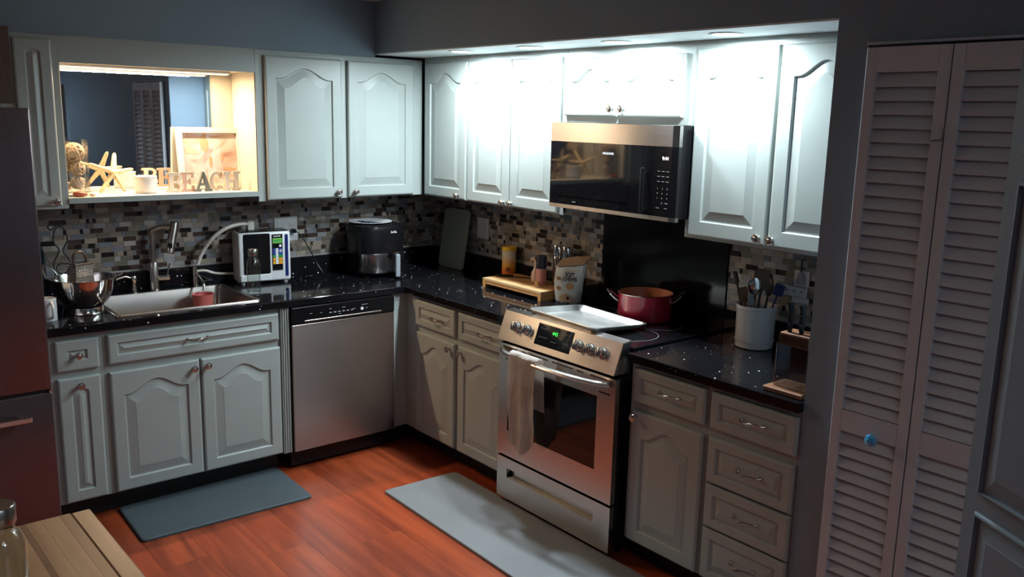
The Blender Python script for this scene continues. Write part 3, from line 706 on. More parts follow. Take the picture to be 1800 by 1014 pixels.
obj('button', lathe(B(), [(.008, 0), (.008, .001), (.0001, .0012)], 16, (.093, y, .212), 'y'), 'whiteprint', ip)
for i, (c, z0, z1) in enumerate((('blue', .162, .198), ('greenp', .146, .160), ('orangep', .128, .144), ('orangep', .108, .126))):
    for x0, x1 in ((.047, .062), (.082, .106)): obj('button', box(B(), x0, x1, y-.0008, y, z0, z1), c, ip)
obj('mode_strip', box(B(), .064, .080, y-.0008, y, .108, .198), 'whiteprint', ip)
for z in (.187, .171, .153, .136, .117): obj('printed_mark', box(B(), .067, .077, y-.0012, y-.0009, z-.001, z+.001), 'ink', ip)
for z in (.153, .136, .117): obj('printed_mark', box(B(), .088, .100, y-.0012, y-.0009, z-.001, z+.001), 'ink', ip)
obj('button_mark', lathe(B(), [(.0095, 0), (.0095, .0006), (.0001, .0006)], 16, (.094, y-.001, .183), 'y'), 'dwprint', ip)
obj('side_strip', box(B(), .124, .141, -Dp-.003, -Dp+.001, .036, .276, .004, 2), 'navyb', t)
t = thing('outlet_plate', 'large white double outlet plate behind the ionizer', 'outlet', (-1.035, -.0075, 1.185))
obj('plate', box(B(), -.069, .071, -.006, 0, -.070, .070, .002), 'white_pl', t)
obj('insert', box(B(), .018, .052, -.0085, -.0062, -.035, .035, .002), 'white_gloss', t); obj('insert', box(B(), -.052, -.018, -.0085, -.0062, -.035, .035, .002), 'white_gloss', t)
for z in (.018,):
    for x in (.029, .039): obj('slot', box(B(), x, x+.002, -.009, -.0086, z-.004, z+.005), 'ink', t)
t = thing('power_cord', 'black cord hanging from the outlet right of the ionizer', 'cord', (-.998, -.018, 1.175))
obj('plug', box(B(), -.012, .012, -.032, 0, -.012, .012, .004, 2), 'black', t)
obj('wire', tube(B(), spline([(0, -.028, 0), (.03, -.04, -.02), (.07, -.06, -.10), (.11, -.08, -.19), (.13, -.12, -.25), (.08, -.17, -.2555), (.02, -.14, -.2555), (.05, -.09, -.2555), (.10, -.10, -.255)], 7), .003, 8), 'black', t, smooth=True)

def bottle(name, label, loc, r, h, capm='nickel', gm='glassd', s=1.0, water=0):
    t = thing(name, label, 'bottle', loc)
    bm = B(); wl = .0022; hb = h*.80; nk = r*.62
    prof = [(.0001, .001), (r*.9, .001), (r, .006), (r, hb*.80), (r*.96, hb*.87), (r*.85, hb*.94), (nk, hb), (nk, h*.87), (nk-wl, h*.87), (nk-wl, hb), (r*.85-wl, hb*.935), (r-wl, hb*.79), (r-wl, .01), (.0001, .009)]
    lathe(bm, prof, 32); obj('glass_body', bm, gm, t, smooth=True)
    c0 = h*.855
    lathe_ = lathe(B(), [(nk+.003, c0), (nk+.004, c0+.003), (nk+.004, h-.003), (nk+.002, h), (.0001, h)], 28); obj('cap', lathe_, capm, t, smooth=True)
    return t
bottle('glass_bottle', 'slim clear glass water bottle with steel cap in front of the ionizer', (-1.397, -.395, .9155), .034, .232)

# ------------------------------------------------------------------ colander with grater, mug, stand, jar
t = thing('steel_colander', 'polished steel colander with loop handles left of the sink', 'colander', (-2.200, -.385, .9155))
bm = B(); lathe(bm, [(.070, 0), (.078, .002), (.074, .012), (.073, .030), (.078, .034), (.070, .034), (.070, .012), (.066, .002), (.070, 0)], 48); obj('foot_ring', bm, 'chrome', t, smooth=True)
prof = [(.0001, .032), (.066, .034), (.085, .042), (.105, .07), (.118, .105), (.126, .145), (.131, .160), (.142, .1625), (.143, .164), (.131, .163), (.123, .146), (.115, .106), (.102, .071), (.083, .045), (.064, .037), (.0001, .035)]
bo = obj('bowl', lathe(B(), prof, 64), 'chrome', t, smooth=True)
bm = B()
for k in range(64):
    a = 2*PI*k/64
    if (k % 16) in (0, 1, 2, 15): continue
    ca, sa = math.cos(a), math.sin(a); tx, ty = -sa*.0013, ca*.0013
    q = [(.0935, .052), (.108, .072), (.1195, .105), (.1225, .116)]
    L = [[bm.verts.new((r_*ca*1.004+s*tx, r_*sa*1.004+s*ty, z_)) for s in (-1, 1)] for r_, z_ in q]
    for u, v in zip(L, L[1:]): bm.faces.new((u[0], u[1], v[1], v[0]))
o = obj('drain_slots', bm, 'ink', bo); o['kind'] = 'stuff'
va = Vector((.80, -.60, 0))
for s, up in ((-1, .055), (1, .022)):
    c = va*(.140*s); side = Vector((-va.y, va.x, 0)); pts = []
    for i in range(13):
        a = PI*i/12; pts.append(c+side*(.052*math.cos(a))+va*s*(.030*math.sin(a))+Vector((0, 0, .163+up*math.sin(a))))
    obj('handle', tube(B(), pts, .0075, 8, .35), 'chrome', t, smooth=True)
t = thing('box_grater', 'steel box grater with a looped handle standing in the colander', 'grater', (-2.215, -.395, .955), R(20))
bm = B(); a0, a1 = (.050, .040), (.040, .031); hgt = .190
V = [[bm.verts.new((x*s[0], y*s[1], z)) for x, y in ((-1, -1), (1, -1), (1, 1), (-1, 1))] for s, z in ((a0, 0), (a1, hgt))]
for i in range(4): bm.faces.new((V[0][i], V[0][(i+1) % 4], V[1][(i+1) % 4], V[1][i]))
bm.faces.new(V[1]); obj('body', bm, 'steel', t)
obj('top_rim', box(B(), -.046, .046, -.036, .036, hgt-.004, hgt+.004, .002), 'chrome', t)
obj('handle', tube(B(), spline([(-.030, 0, hgt), (-.028, 0, hgt+.035), (0, 0, hgt+.055), (.028, 0, hgt+.035), (.034, 0, hgt)], 6), .009, 8, .5), 'bronze', t, smooth=True)
bm = B()
for r_ in range(6):
    for c_ in range(5):
        z = .03+r_*.026; f = 1-z/hgt*.22; lathe(bm, [(.005, 0), (.0045, .002), (.002, .0028)], 8, ((c_-2)*.016*f, -.040*f-.0005, z), 'y')
o = obj('grating_teeth', bm, 'chrome', t, smooth=True); o['kind'] = 'stuff'
t = thing('coffee_mug', 'white coffee mug beside the refrigerator', 'mug', (-2.378, -.47, .9155))
obj('cup', lathe(B(), [(.038, 0), (.040, .003), (.041, .098), (.0395, .1), (.0375, .098), (.0365, .006), (.0001, .006)], 32), 'white_gloss', t, smooth=True)
obj('handle', tube(B(), [(.012+(.028+.0)*1.0*math.cos(a)*.0+.0, -.038-.026*math.sin(a), .052+.034*math.cos(a)) for a in [PI*i/12 for i in range(13)]], .0055, 8), 'white_gloss', t, smooth=True)
t = thing('scroll_stand', 'black wrought-iron scroll stand behind the colander', 'stand', (-2.232, -.14, .9155))
obj('base', lathe(B(), [(.05, 0), (.05, .004), (.0001, .005)], 24), 'rubber', t)
for s in (-1, 1):
    obj('scroll', tube(B(), spline([(s*.008, 0, .004), (s*.030, 0, .12), (s*.034, 0, .20), (s*.008, 0, .255), (s*.030, 0, .30), (s*.020, 0, .355), (-s*.006, 0, .375)], 6), .0035, 7), 'rubber', t, smooth=True)
obj('scroll_top', tube(B(), spline([(0, 0, .37), (-.03, 0, .385), (-.05, 0, .37), (-.035, 0, .355), (-.02, 0, .37), (0, 0, .39), (.02, 0, .375)], 6), .0035, 7), 'rubber', t, smooth=True)
obj('ring', tube(B(), [(.025*math.cos(a), 0, .17+.025*math.sin(a)) for a in [2*PI*i/20 for i in range(21)]], .003, 6), 'rubber', t, smooth=True)
t = thing('tinted_jar', 'blue tinted glass jar behind the mug by the refrigerator', 'jar', (-2.335, -.075, .9155))
obj('glass_body', lathe(B(), [(.0001, .001), (.042, .001), (.045, .006), (.045, .24), (.036, .27), (.030, .29), (.028, .29), (.034, .268), (.043, .239), (.043, .008), (.0001, .008)], 28), 'blueglass', t, smooth=True)

# ------------------------------------------------------------------ air fryer with plate
t = thing('air_fryer', 'black air fryer with a steel basket drawer in the dark corner', 'air fryer', (-.574, -.215, .9155), R(-5))
t.scale = (1.03, 1.03, 1)
def squircle(rx, ry, n=48, e=.62):
    return [(rx*math.copysign(abs(math.cos(2*PI*i/n))**e, math.cos(2*PI*i/n)), ry*math.copysign(abs(math.sin(2*PI*i/n))**e, math.sin(2*PI*i/n))) for i in range(n)]
def loft(bm, secs, cap=True):
    rings = [[bm.verts.new((x, y, z)) for x, y in L] for L, z in secs]; n = len(rings[0])
    for a, b in zip(rings, rings[1:]):
        for i in range(n): bm.faces.new((a[i], a[(i+1) % n], b[(i+1) % n], b[i]))
    if cap: bm.faces.new(rings[0][::-1]); bm.faces.new(rings[-1])
    return bm
bm = loft(B(), [(squircle(.130, .130), .012), (squircle(.140, .140), .022), (squircle(.146, .146), .17), (squircle(.148, .148), .27), (squircle(.142, .142), .292), (squircle(.130, .130), .300)])
obj('body', bm, 'black', t, smooth=True)
for a in (45, 135, 225, 315): obj('foot', lathe(B(), [(.012, 0), (.012, .013)], 10, (.125*math.cos(R(a)), .125*math.sin(R(a)), 0)), 'rubber', t)
SH = lambda L: [(x, y-.034) for x, y in L]
bm = loft(B(), [(SH(squircle(.132, .122)), .030), (SH(squircle(.136, .126)), .040), (SH(squircle(.136, .126)), .138), (SH(squircle(.133, .123)), .140)])
bk = obj('basket_drawer', bm, 'plainsteel', t, smooth=True)
obj('handle', box(B(), .026, .054, -.215, -.198, .010, .142, .006, 2), 'greyhandle', bk); obj('handle_bridge', box(B(), .010, .052, -.200, -.150, .108, .146, .005, 2), 'black', bk)
obj('handle_clip', box(B(), .020, .050, -.203, -.165, .1465, .150, .001), 'chrome', bk)
text('bella', .020, 'whiteprint', t, (.045, -.1492, .262), FRONT, 'brand_lettering', .0006)
t = thing('patterned_plate', 'white scallop-edged plate lying on top of the air fryer', 'plate', (-.597, -.200, 1.2160))
bm = B(); n = 72; rr = [(0.0001, .002), (.085, .002), (.108, .006), (.125, .010)]
rings = []
for r_, z_ in rr:
    rings.append([bm.verts.new(((r_+(.003*math.cos(i*PI) if r_ > .12 else 0))*math.cos(2*PI*i/n), (r_+(.003*math.cos(i*PI) if r_ > .12 else 0))*math.sin(2*PI*i/n), z_)) for i in range(n)])
for a, b in zip(rings, rings[1:]):
    for i in range(n): bm.faces.new((a[i], a[(i+1) % n], b[(i+1) % n], b[i]))
bmesh.ops.remove_doubles(bm, verts=bm.verts, dist=.0003); bmesh.ops.solidify(bm, geom=bm.faces[:], thickness=.002); pl = obj('disc', bm, 'white_gloss', t, smooth=True)
obj('inner_print', prism(B(), [(-.07, -.05), (-.02, -.06), (.05, -.07), (.02, -.02), (-.01, .03), (-.03, .07), (-.05, .06), (-.04, .01), (-.075, -.01)], .0052, .0060), 'navy', pl)

# ------------------------------------------------------------------ range-wall counter items
t = thing('cutting_board', 'grey-green rounded cutting board leaning on the tiles by the corner', 'cutting board', (-.083, -.290, .9165), BR)
poly = rrect(-.128, .128, 0, .365, .022)
o = obj('board', prism(B(), poly, -.004, .004, 'xz', .002), 'board', t, rot=(R(-9), 0, 0))
for yy, l in ((-.205, 'left'), (-.275, 'right')):
    t = thing('wall_hook', 'tiny steel wall hook above the leaning board, the %s one' % l, 'hook', (-.0078, yy, 1.325), BR, 'hooks above the cutting board')
    obj('plate', box(B(), -.004, .004, -.003, 0, -.018, .018, .001), 'chrome', t); obj('peg', tube(B(), [(0, -.003, -.010), (0, -.012, -.014), (0, -.014, -.006)], .0018, 6), 'chrome', t)
t = thing('switch_plate', 'blank light grey wall plate right of the leaning cutting board', 'switch plate', (-.0078, -.5225, 1.181), BR)
obj('plate', box(B(), -.055, .055, -.006, 0, -.063, .063, .002), 'inkplate' if 'inkplate' in M else 'white_pl', t); obj('paddle', box(B(), -.017, .017, -.009, -.0062, -.033, .033, .002), 'white_pl', t)
t = thing('wipes_canister', 'white and orange wipes canister with yellow lid behind the bamboo tray', 'canister', (-.066, -.840, .9155))
obj('tub', lathe(B(), [(.039, 0), (.040, .003), (.040, .178), (.038, .18), (.0001, .18)], 32), 'wipes', t, smooth=True)
obj('lid', lathe(B(), [(.042, .181), (.042, .196), (.040, .201), (.0001, .202)], 32), 'yellow', t, smooth=True)
o = obj('label_disc', lathe(B(), [(.014, 0), (.014, .0008), (.0001, .0008)], 20, axis='y'), 'redstone', t, loc=(-.030, -.030, .075), rot=(0, 0, R(-45)))
# bamboo tray
t = thing('bamboo_tray', 'bamboo serving stand with slanted feet on the counter left of the range', 'tray', (-.165, -1.130, .9155), BR)
bm = B(); prism(bm, [(-.238, .040), (.238, .040), (.245, .052), (-.245, .052)], -.125, -.075, 'xz'); obj('front_plank', bm, 'bamboo_light', t)
bm = B(); prism(bm, [(-.238, .040), (.238, .040), (.245, .052), (-.245, .052)], -.0745, .125, 'xz'); obj('top_plank', bm, 'bamboo', t)
for s in (-1, 1):
    bm = B(); prism(bm, [(s*.245, .0395), (s*.215, .0395), (s*.222, 0), (s*.240, 0)] if s < 0 else [(.215, .0395), (.245, .0395), (.240, 0), (.222, 0)], -.125, .125, 'xz'); obj('foot', bm, 'bamboo', t)
obj('apron', box(B(), -.2145, .2145, -.124, -.112, .022, .0395), 'bamboo', t)
t = thing('dark_strip', 'flat black knife lying along the back of the bamboo tray', 'knife', (-.13, -.985, .9685), BR+R(38))
obj('blade', prism(B(), [(-.02, -.010), (.10, -.012), (.125, .004), (-.02, .010)], 0, .0025), 'ink', t); obj('handle', box(B(), -.12, -.0195, -.010, .010, 0, .012, .003), 'black', t)
# swan
t = thing('bird_figurine', 'pale pink ceramic bird figurine on the bamboo tray', 'figurine', (-.130, -1.150, .9685))
bm = B(); lathe(bm, [(.018, 0), (.024, .006), (.028, .03), (.024, .055), (.014, .075), (.010, .09), (.0001, .094)], 24)
tube(bm, spline([(0, 0, .08), (-.001, .001, .105), (-.004, .004, .120), (-.012, .012, .126), (-.020, .020, .118)], 5), [.012]*5+[.011]*5+[.012]*5+[.010]*5+[.007], 12)
obj('body', bm, 'swan', t, smooth=True); obj('beak', lathe(B(), [(.005, 0), (.0001, .014)], 10, (-.021, .021, .106)), 'swan', t)
t = thing('lotion_bottle', 'rose plastic bottle with dark navy upper half on the bamboo tray', 'bottle', (-.150, -1.215, .9685))
obj('lower_body', lathe(B(), [(.026, 0), (.0275, .003), (.0275, .085), (.0265, .086)], 28), 'rose', t, smooth=True)
obj('upper_body', lathe(B(), [(.0285, .0865), (.0285, .150), (.027, .155), (.0001, .156)], 28), 'navy', t, smooth=True)
obj('label_text', box(B(), -.0295, -.0285, -.004, .010, .115, .118), 'inkgrey', t)
t = thing('cork_jar', 'tiny glass jar with a cork in front of the rose bottle', 'jar', (-.222, -1.265, .9685))
obj('glass_body', lathe(B(), [(.011, 0), (.0115, .003), (.0115, .012), (.0001, .012)], 16), 'glass', t, smooth=True); obj('cork', lathe(B(), [(.0105, .0125), (.0115, .030), (.0001, .031)], 16), 'bamboo', t, smooth=True)
for i, (x, y, l) in enumerate(((-.078, -1.262, 'left'), (-.078, -1.332, 'right'))):
    t = thing('pepper_mill', 'tall steel cylinder mill at the back of the bamboo tray, the %s of two' % l, 'mill', (x, y, .9685), group='steel mills')
    obj('body', lathe(B(), [(.026, 0), (.026, .15), (.024, .153)], 28), 'chrome', t, smooth=True)
    obj('cap', lathe(B(), [(.0265, .1535), (.0265, .208), (.024, .213), (.0001, .214)], 28), 'chrome', t, smooth=True)
# snack bag
t = thing('snack_bag', 'open white snack bag with brown print next to the range', 'bag', (-.172, -1.454, .9155), R(-62))
t.scale = (.88, .86, 1)
def sec(rx, ry, n=40, e=.75, cx=0, cy=0, sd=0):
    out = []
    for i, (x, y) in enumerate(squircle(rx, ry, n, e)): out.append((x+cx+.003*math.sin(i*1.9+sd), y+cy+.004*math.sin(i*1.3+sd*2)))
    return out
secs = [(sec(.070, .034, sd=0), 0), (sec(.076, .042, sd=1), .012), (sec(.080, .045, sd=2), .05), (sec(.084, .044, sd=2.4), .10), (sec(.088, .040, sd=3, cx=.006), .15), (sec(.092, .032, sd=4, cx=.012, cy=.006), .195)]
bm = loft(B(), secs, True)
for v in bm.verts:
    if v.co.z > .19: v.co.z += .012*(v.co.x/.09) + .012*(v.co.y/.03)
bg = obj('pouch', bm, 'bag', t, smooth=True)
bm = B()
P0 = [(-.078, -.024, .183), (.100, -.024, .207), (.112, .030, .235), (.030, .040, .232), (-.060, .038, .212)]
P1 = [(p[0]*1.0, p[1]+.002, p[2]+.004) for p in P0]
a_ = [bm.verts.new(p) for p in P0]; b_ = [bm.verts.new(p) for p in P1]; bm.faces.new(a_[::-1]); bm.faces.new(b_)
for i in range(5): bm.faces.new((a_[i], a_[(i+1) % 5], b_[(i+1) % 5], b_[i]))
obj('folded_top', bm, 'kraft', bg)
yb = -.0515
text('SOFT', .030, 'ink', bg, (.022, yb, .150), (PI/2, 0, 0), 'brand_lettering', .0003, xs=.8, bold=.0012); text('CHEWS', .027, 'ink', bg, (.022, yb, .127), (PI/2, 0, 0), 'brand_lettering', .0003, xs=.9, bold=.001)
obj('printed_line', box(B(), -.01, .055, yb, yb+.0005, .170, .173), 'inkgrey', bg)
for x, z, r_ in ((.022, .092, .019), (-.045, .128, .012), (-.045, .078, .013)):
    bm = prism(B(), [(x+r_*1.15*math.cos(2*PI*i/14)*(1+.12*math.sin(i*2.1)), z+r_*.85*math.sin(2*PI*i/14)) for i in range(14)], yb, yb+.0006, 'xz'); obj('printed_biscuit', bm, 'biscuit', bg)
bm = prism(B(), [(-.035, .012), (.03, .010), (.035, .030), (.0, .055), (-.02, .045), (-.045, .03)], yb, yb+.0006, 'xz'); obj('printed_dog', bm, 'kraft', bg)
obj('printed_dog_nose', lathe(B(), [(.009, 0), (.009, .0004), (.0001, .0004)], 14, (.012, yb-.0002, .030), 'y'), 'ink', bg)

# sheet pan
t = thing('sheet_pan', 'aluminium rimmed baking sheet lying across the front of the cooktop', 'baking sheet', (-.470, -1.893, .943), BR-R(4))
t.rotation_euler = (R(-3.2), 0, BR-R(4))
L = [(rrect(-.205, .205, -.135, .135, .02), .001), (rrect(-.226, .226, -.156, .156, .03), .0235), (rrect(-.233, .233, -.163, .163, .034), .0245), (rrect(-.234, .234, -.164, .164, .034), .0215), (rrect(-.230, .230, -.160, .160, .034), .0215), (rrect(-.206, .206, -.136, .136, .02), -.0008)]
obj('pan', loft(B(), L), 'pansteel', t, smooth=True)
# pot
t = thing('red_pot', 'deep red cooking pot with copper-coloured lining on the rear burner', 'pot', (-.158, -1.960, .9268))
t.scale = (1.03, 1.03, .95)
obj('body', lathe(B(), [(.0001, 0), (.112, 0), (.119, .006), (.1225, .02), (.1235, .128), (.1245, .131)], 56, cap=False), 'red', t, smooth=True)
obj('lining', lathe(B(), [(.1235, .1315), (.1215, .132), (.1205, .128), (.1195, .02), (.112, .008), (.0001, .007)], 56, cap=False), 'copper', t, smooth=True)
obj('rim', lathe(B(), [(.1235, .1322), (.1255, .1318), (.1262, .1335), (.1245, .1350), (.1228, .1335), (.1235, .1322)], 56), 'chrome', t, smooth=True)
va = Vector((.66, -.75, 0)); sd = Vector((.75, .66, 0))
for s in (-1, 1):
    pts = []
    for i in range(17):
        a = PI*i/16; pts.append(va*s*(.121+.050*math.sin(a)**.8)+sd*(.036*math.cos(a))+Vector((0, 0, .092+.046*math.sin(a))))
    obj('handle', tube(B(), pts, .0048, 8), 'chrome', t, smooth=True)

# crock with utensils
t = thing('utensil_crock', 'white embossed ceramic crock full of utensils on the right counter', 'crock', (-.125, -2.545, .9155))
t.scale = (.93, .93, .99)
obj('jar', lathe(B(), [(.076, 0), (.082, .004), (.084, .03), (.086, .165), (.090, .168), (.0905, .180), (.088, .183), (.084, .182), (.081, .165), (.079, .012), (.0001, .010)], 56), 'crock', t, smooth=True)
bm = B(); tube(bm, [(.0865*math.cos(2*PI*i/40), .0865*math.sin(2*PI*i/40), .032) for i in range(41)], .0016, 6); obj('embossed_band', bm, 'crock', t, smooth=True)
V2 = Vector
right = V2((.70, -.71, 0)); tow = V2((-.71, -.70, 0)); cc = V2((-.125, -2.545, .9155))
def uten(name, label, dx, dt, top_dx, top_dt, ln, m, head, hm=None, r=.005):
    a = right*dx+tow*dt+V2((0, 0, .03)); b = right*top_dx+tow*top_dt+V2((0, 0, ln))
    t = thing(name, label, 'utensil', cc, group='utensils in the crock')
    obj('shaft', tube(B(), [a, a+(b-a)*.5, b], r, 8), m, t, smooth=True)
    if head:
        d = (b-a).normalized(); q = d.to_track_quat('Z', 'Y').to_matrix().to_4x4(); bmh = head()
        o = obj('head', bmh, hm or m, t, smooth=True); o.matrix_local = Matrix.Translation(b) @ q @ Matrix.Rotation(math.atan2(.7, .7), 4, 'Z')
def ladle(): return lathe(B(), [(.0001, 0), (.022, .004), (.036, .02), (.042, .045), (.040, .045), (.034, .022), (.0001, .004)], 24)
def spoon(): 
    bm = B(); bmesh.ops.create_uvsphere(bm, u_segments=18, v_segments=10, radius=1); bmesh.ops.scale(bm, vec=(.030, .009, .042), verts=bm.verts); bmesh.ops.translate(bm, vec=(0, 0, .035), verts=bm.verts); return bm
def spat(): return box(B(), -.032, .032, -.0025, .0025, 0, .085, .002)
def smallhead(): return box(B(), -.012, .012, -.006, .006, 0, .05, .005, 2)
uten('wooden_spatula', 'brown wooden spatula leaning left in the crock', -.01, 0, -.055, .03, .195, 'spoonwood', lambda: box(B(), -.020, .020, -.003, .003, 0, .065, .008, 2))
uten('steel_ladle', 'shiny steel ladle bowl sticking up in the crock', .0, .0, -.012, .012, .225, 'chrome', spoon)
uten('grey_tongs', 'grey-handled tongs at the front of the crock', .0, .03, -.030, .050, .185, 'greyhandle', smallhead, 'greyhandle')
uten('black_turner', 'tall black turner at the back of the crock', .0, -.03, .018, -.03, .24, 'silicone', spat)
uten('black_spoon', 'large black serving spoon at the right of the crock', .02, .0, .040, .01, .225, 'silicone', spoon)
uten('black_whisk', 'thin black utensil leaning far left out of the crock', -.02, -.02, -.085, -.02, .265, 'silicone', smallhead, 'silicone', .004)
uten('blue_scraper', 'dark blue scraper leaning right in the crock', .03, -.01, .085, -.03, .215, 'bluecloth', lambda: box(B(), -.022, .022, -.003, .003, 0, .05, .003), 'bluecloth')
# outlet strip, scraper
t = thing('outlet_strip', 'white three-hole outlet strip on the tiles beside the pillar', 'outlet', (-.0078, -2.655, 1.155), BR)
obj('plate', box(B(), -.064, .050, -.010, 0, -.020, .022, .003), 'white_pl', t); obj('lower_plate', box(B(), -.020, .060, -.007, 0, -.045, -.0205, .002), 'white_pl', t)
for x in (-.042, -.008, .026): obj('socket_hole', lathe(B(), [(.0035, 0), (.0035, .0006), (.0001, .0006)], 12, (x, -.0102, .004), 'y'), 'ink', t)
t = thing('wall_plate', 'light square wall plate behind the hanging scraper', 'switch plate', (-.0078, -2.668, 1.212), BR); obj('plate', box(B(), -.030, .040, -.004, 0, -.033, .035, .001), 'white_pl', t)
t = thing('hanging_scraper', 'small grey scraper hanging on the tiles beside the pillar', 'utensil', (-.014, -2.672, 1.20), BR)
obj('blade', prism(B(), [(-.016, -.01), (.016, -.012), (.019, .010), (.008, .040), (-.008, .040), (-.018, .012)], -.006, -.001, 'xz', .001), 'greyhandle', t); obj('handle', tube(B(), [(0, -.004, .041), (0, -.004, .10)], .0035, 8), 'silicone', t); obj('hook', lathe(B(), [(.006, 0), (.006, .006), (.0001, .007)], 12, (0, 0.004, .10), 'y'), 'chrome', t)
# knife block
t = thing('knife_block', 'acrylic and walnut knife block at the counter end beside the pillar', 'knife block', (-.530, -2.988, .9155), BR)
obj('base', box(B(), -.060, .095, -.085, .05, 0, .018, .003), 'walnut', t)
obj('front_pane', box(B(), -.035, .085, -.052, -.048, .0185, .205, .0005), 'acrylic', t); obj('back_pane', box(B(), -.035, .085, .034, .038, .0185, .205, .0005), 'acrylic', t)
obj('side_pane', box(B(), -.035, -.031, -.0475, .0335, .0185, .205, .0005), 'acrylic', t)
obj('top_block', box(B(), -.0305, .085, -.0475, .0335, .168, .212, .002), 'walnut', t)
obj('metal_band', box(B(), -.038, .086, -.0545, -.0525, .170, .174), 'chrome', t); obj('corner_post', box(B(), -.038, -.0345, -.0545, -.0505, .0185, .169), 'chrome', t)
for x, y, hh, l in ((-.008, -.025, .105, 'front'), (.035, -.02, .10, 'middle'), (.010, .015, .09, 'rear')):
    k = thing('kitchen_knife', 'black riveted-handle knife in the block, the %s one' % l, 'knife', tuple(V2((-.530, -2.988, 0))+V2((y, -x, 0))+V2((0, 0, .9155+.2125))), BR, 'knives in the block')
    obj('handle', tube(B(), [(0, 0, 0), (0, 0, .03), (.002, 0, .07), (-.004, 0, hh)], [.010, .0115, .011, .013], 10, .7), 'black', k, smooth=True)
    obj('bolster', box(B(), -.009, .009, -.006, .006, -.040, -.0005, .001), 'chrome', k)
    for z in (.03, .065): obj('rivet', lathe(B(), [(.003, 0), (.003, .0008), (.0001, .001)], 10, (0, -.0105, z), 'y'), 'chrome', k)

# ------------------------------------------------------------------ niche display
SZ = 1.4322
t = thing('glass_vase', 'square clear glass vase filled with straw balls and shells in the niche', 'vase', (-2.160, -.190, SZ))
bm = B(); w_, d_, h_ = .052, .052, .258
for a in ((-w_, w_, -d_, -d_+.003), (-w_, w_, d_-.003, d_), (-w_, -w_+.003, -d_+.003, d_-.003), (w_-.003, w_, -d_+.003, d_-.003)): box(bm, *a, .014, h_)
box(bm, -w_-.006, w_+.006, -d_-.006, d_+.006, 0, .0138, .002); obj('glass_wall', bm, 'glass', t)
def strawball(c, r, label, seed):
    rnd = random.Random(seed); bm = B()
    for k in range(16):
        ax = V2((rnd.gauss(0, 1), rnd.gauss(0, 1), rnd.gauss(0, 1))).normalized(); off = rnd.uniform(-.45, .45)*r; q = ax.to_track_quat('Z', 'Y'); rr_ = math.sqrt(r*r-off*off)
        tube(bm, [q @ V2((rr_*math.cos(2*PI*i/20), rr_*math.sin(2*PI*i/20), off)) for i in range(21)], .0028, 5)
    bmi = B(); bmesh.ops.create_icosphere(bmi, subdivisions=2, radius=r*.86)
    t = thing('straw_ball', label, 'ball', c, group='straw balls in the vase'); obj('strands', bm, 'straw', t, smooth=True); obj('core', bmi, 'shell', t, smooth=True)
vx, vy = -2.160, -.190
strawball((vx+.002, vy, SZ+.198), .045, 'larger woven straw ball at the top of the vase', 1)
strawball((vx+.012, vy-.010, SZ+.124), .031, 'smaller woven straw ball in the middle of the vase', 2)
strawball((vx-.020, vy+.024, SZ+.135), .022, 'small straw ball at the rear of the vase', 3)
def shell(c, r, label, m='shell'):
    bm = B(); lathe(bm, [(.0001, -r), (r*.55, -r*.8), (r*.95, -r*.2), (r, .1*r), (r*.80, r*.30), (r*.82, r*.42), (r*.55, r*.62), (r*.57, r*.72), (r*.25, r*.95), (.0001, r*1.15)], 24)
    tag(obj('sea_shell', bm, m, loc=c, rot=(R(60), R(20), R(40)), smooth=True), label, 'shell', 'shells in the niche')
shell((vx+.008, vy-.012, SZ+.060), .034, 'large striped spiral sea shell low in the vase'); shell((vx-.024, vy+.030, SZ+.045), .018, 'pale sea shell at the back of the vase')
bm = B(); bmesh.ops.create_icosphere(bm, subdivisions=2, radius=1); bmesh.ops.scale(bm, vec=(.033, .018, .015), verts=bm.verts)
for v in bm.verts: v.co += V2((random.uniform(-1, 1), random.uniform(-1, 1), random.uniform(-1, 1)))*.0015
tag(obj('red_shell', bm, 'redstone', loc=(-2.163, -.270, SZ+.0135), smooth=True), 'reddish brown shell lying in front of the glass vase', 'shell')
bm = B(); bmesh.ops.create_icosphere(bm, subdivisions=2, radius=1); bmesh.ops.scale(bm, vec=(.014, .011, .009), verts=bm.verts)
tag(obj('small_shell', bm, 'shell', loc=(-2.108, -.272, SZ+.009), smooth=True), 'tiny tan shell on the shelf between vase and starfish', 'shell')
# starfish
c0 = V2((-1.972, -.125, 1.532)); tips = [(-2.088, -.155, 1.577), (-1.948, -.07, 1.622), (-1.874, -.10, 1.545), (-2.045, -.150, SZ+.006), (-1.930, -.150, SZ+.006)]
bm = B()
for tp in tips:
    tp = V2(tp); d = tp-c0; tube(bm, [c0+d*u for u in (0, .15, .35, .6, .8, .93, 1.0)], [.017, .016, .0135, .0115, .0105, .0085, .004], 10, .8)
tag(obj('starfish', bm, 'starfish', smooth=True), 'tan dried starfish propped on the niche shelf', 'starfish')
# candle bowl
t = thing('ribbed_jar', 'white ribbed round candle jar in front of the niche mirror', 'jar', (-1.842, -.180, SZ))
prof = [(.047, 0), (.050, .003), (.051, .010)]+[(.053+.0008*(i % 2), .012+.0045*i) for i in range(15)]+[(.055, .080), (.0555, .083), (.053, .084), (.051, .078), (.047, .012), (.0001, .012)]
obj('jar_wall', lathe(B(), prof, 48), 'white_gloss', t); obj('wax', lathe(B(), [(.0500, .060), (.0001, .061)], 32), 'cream_l', t)
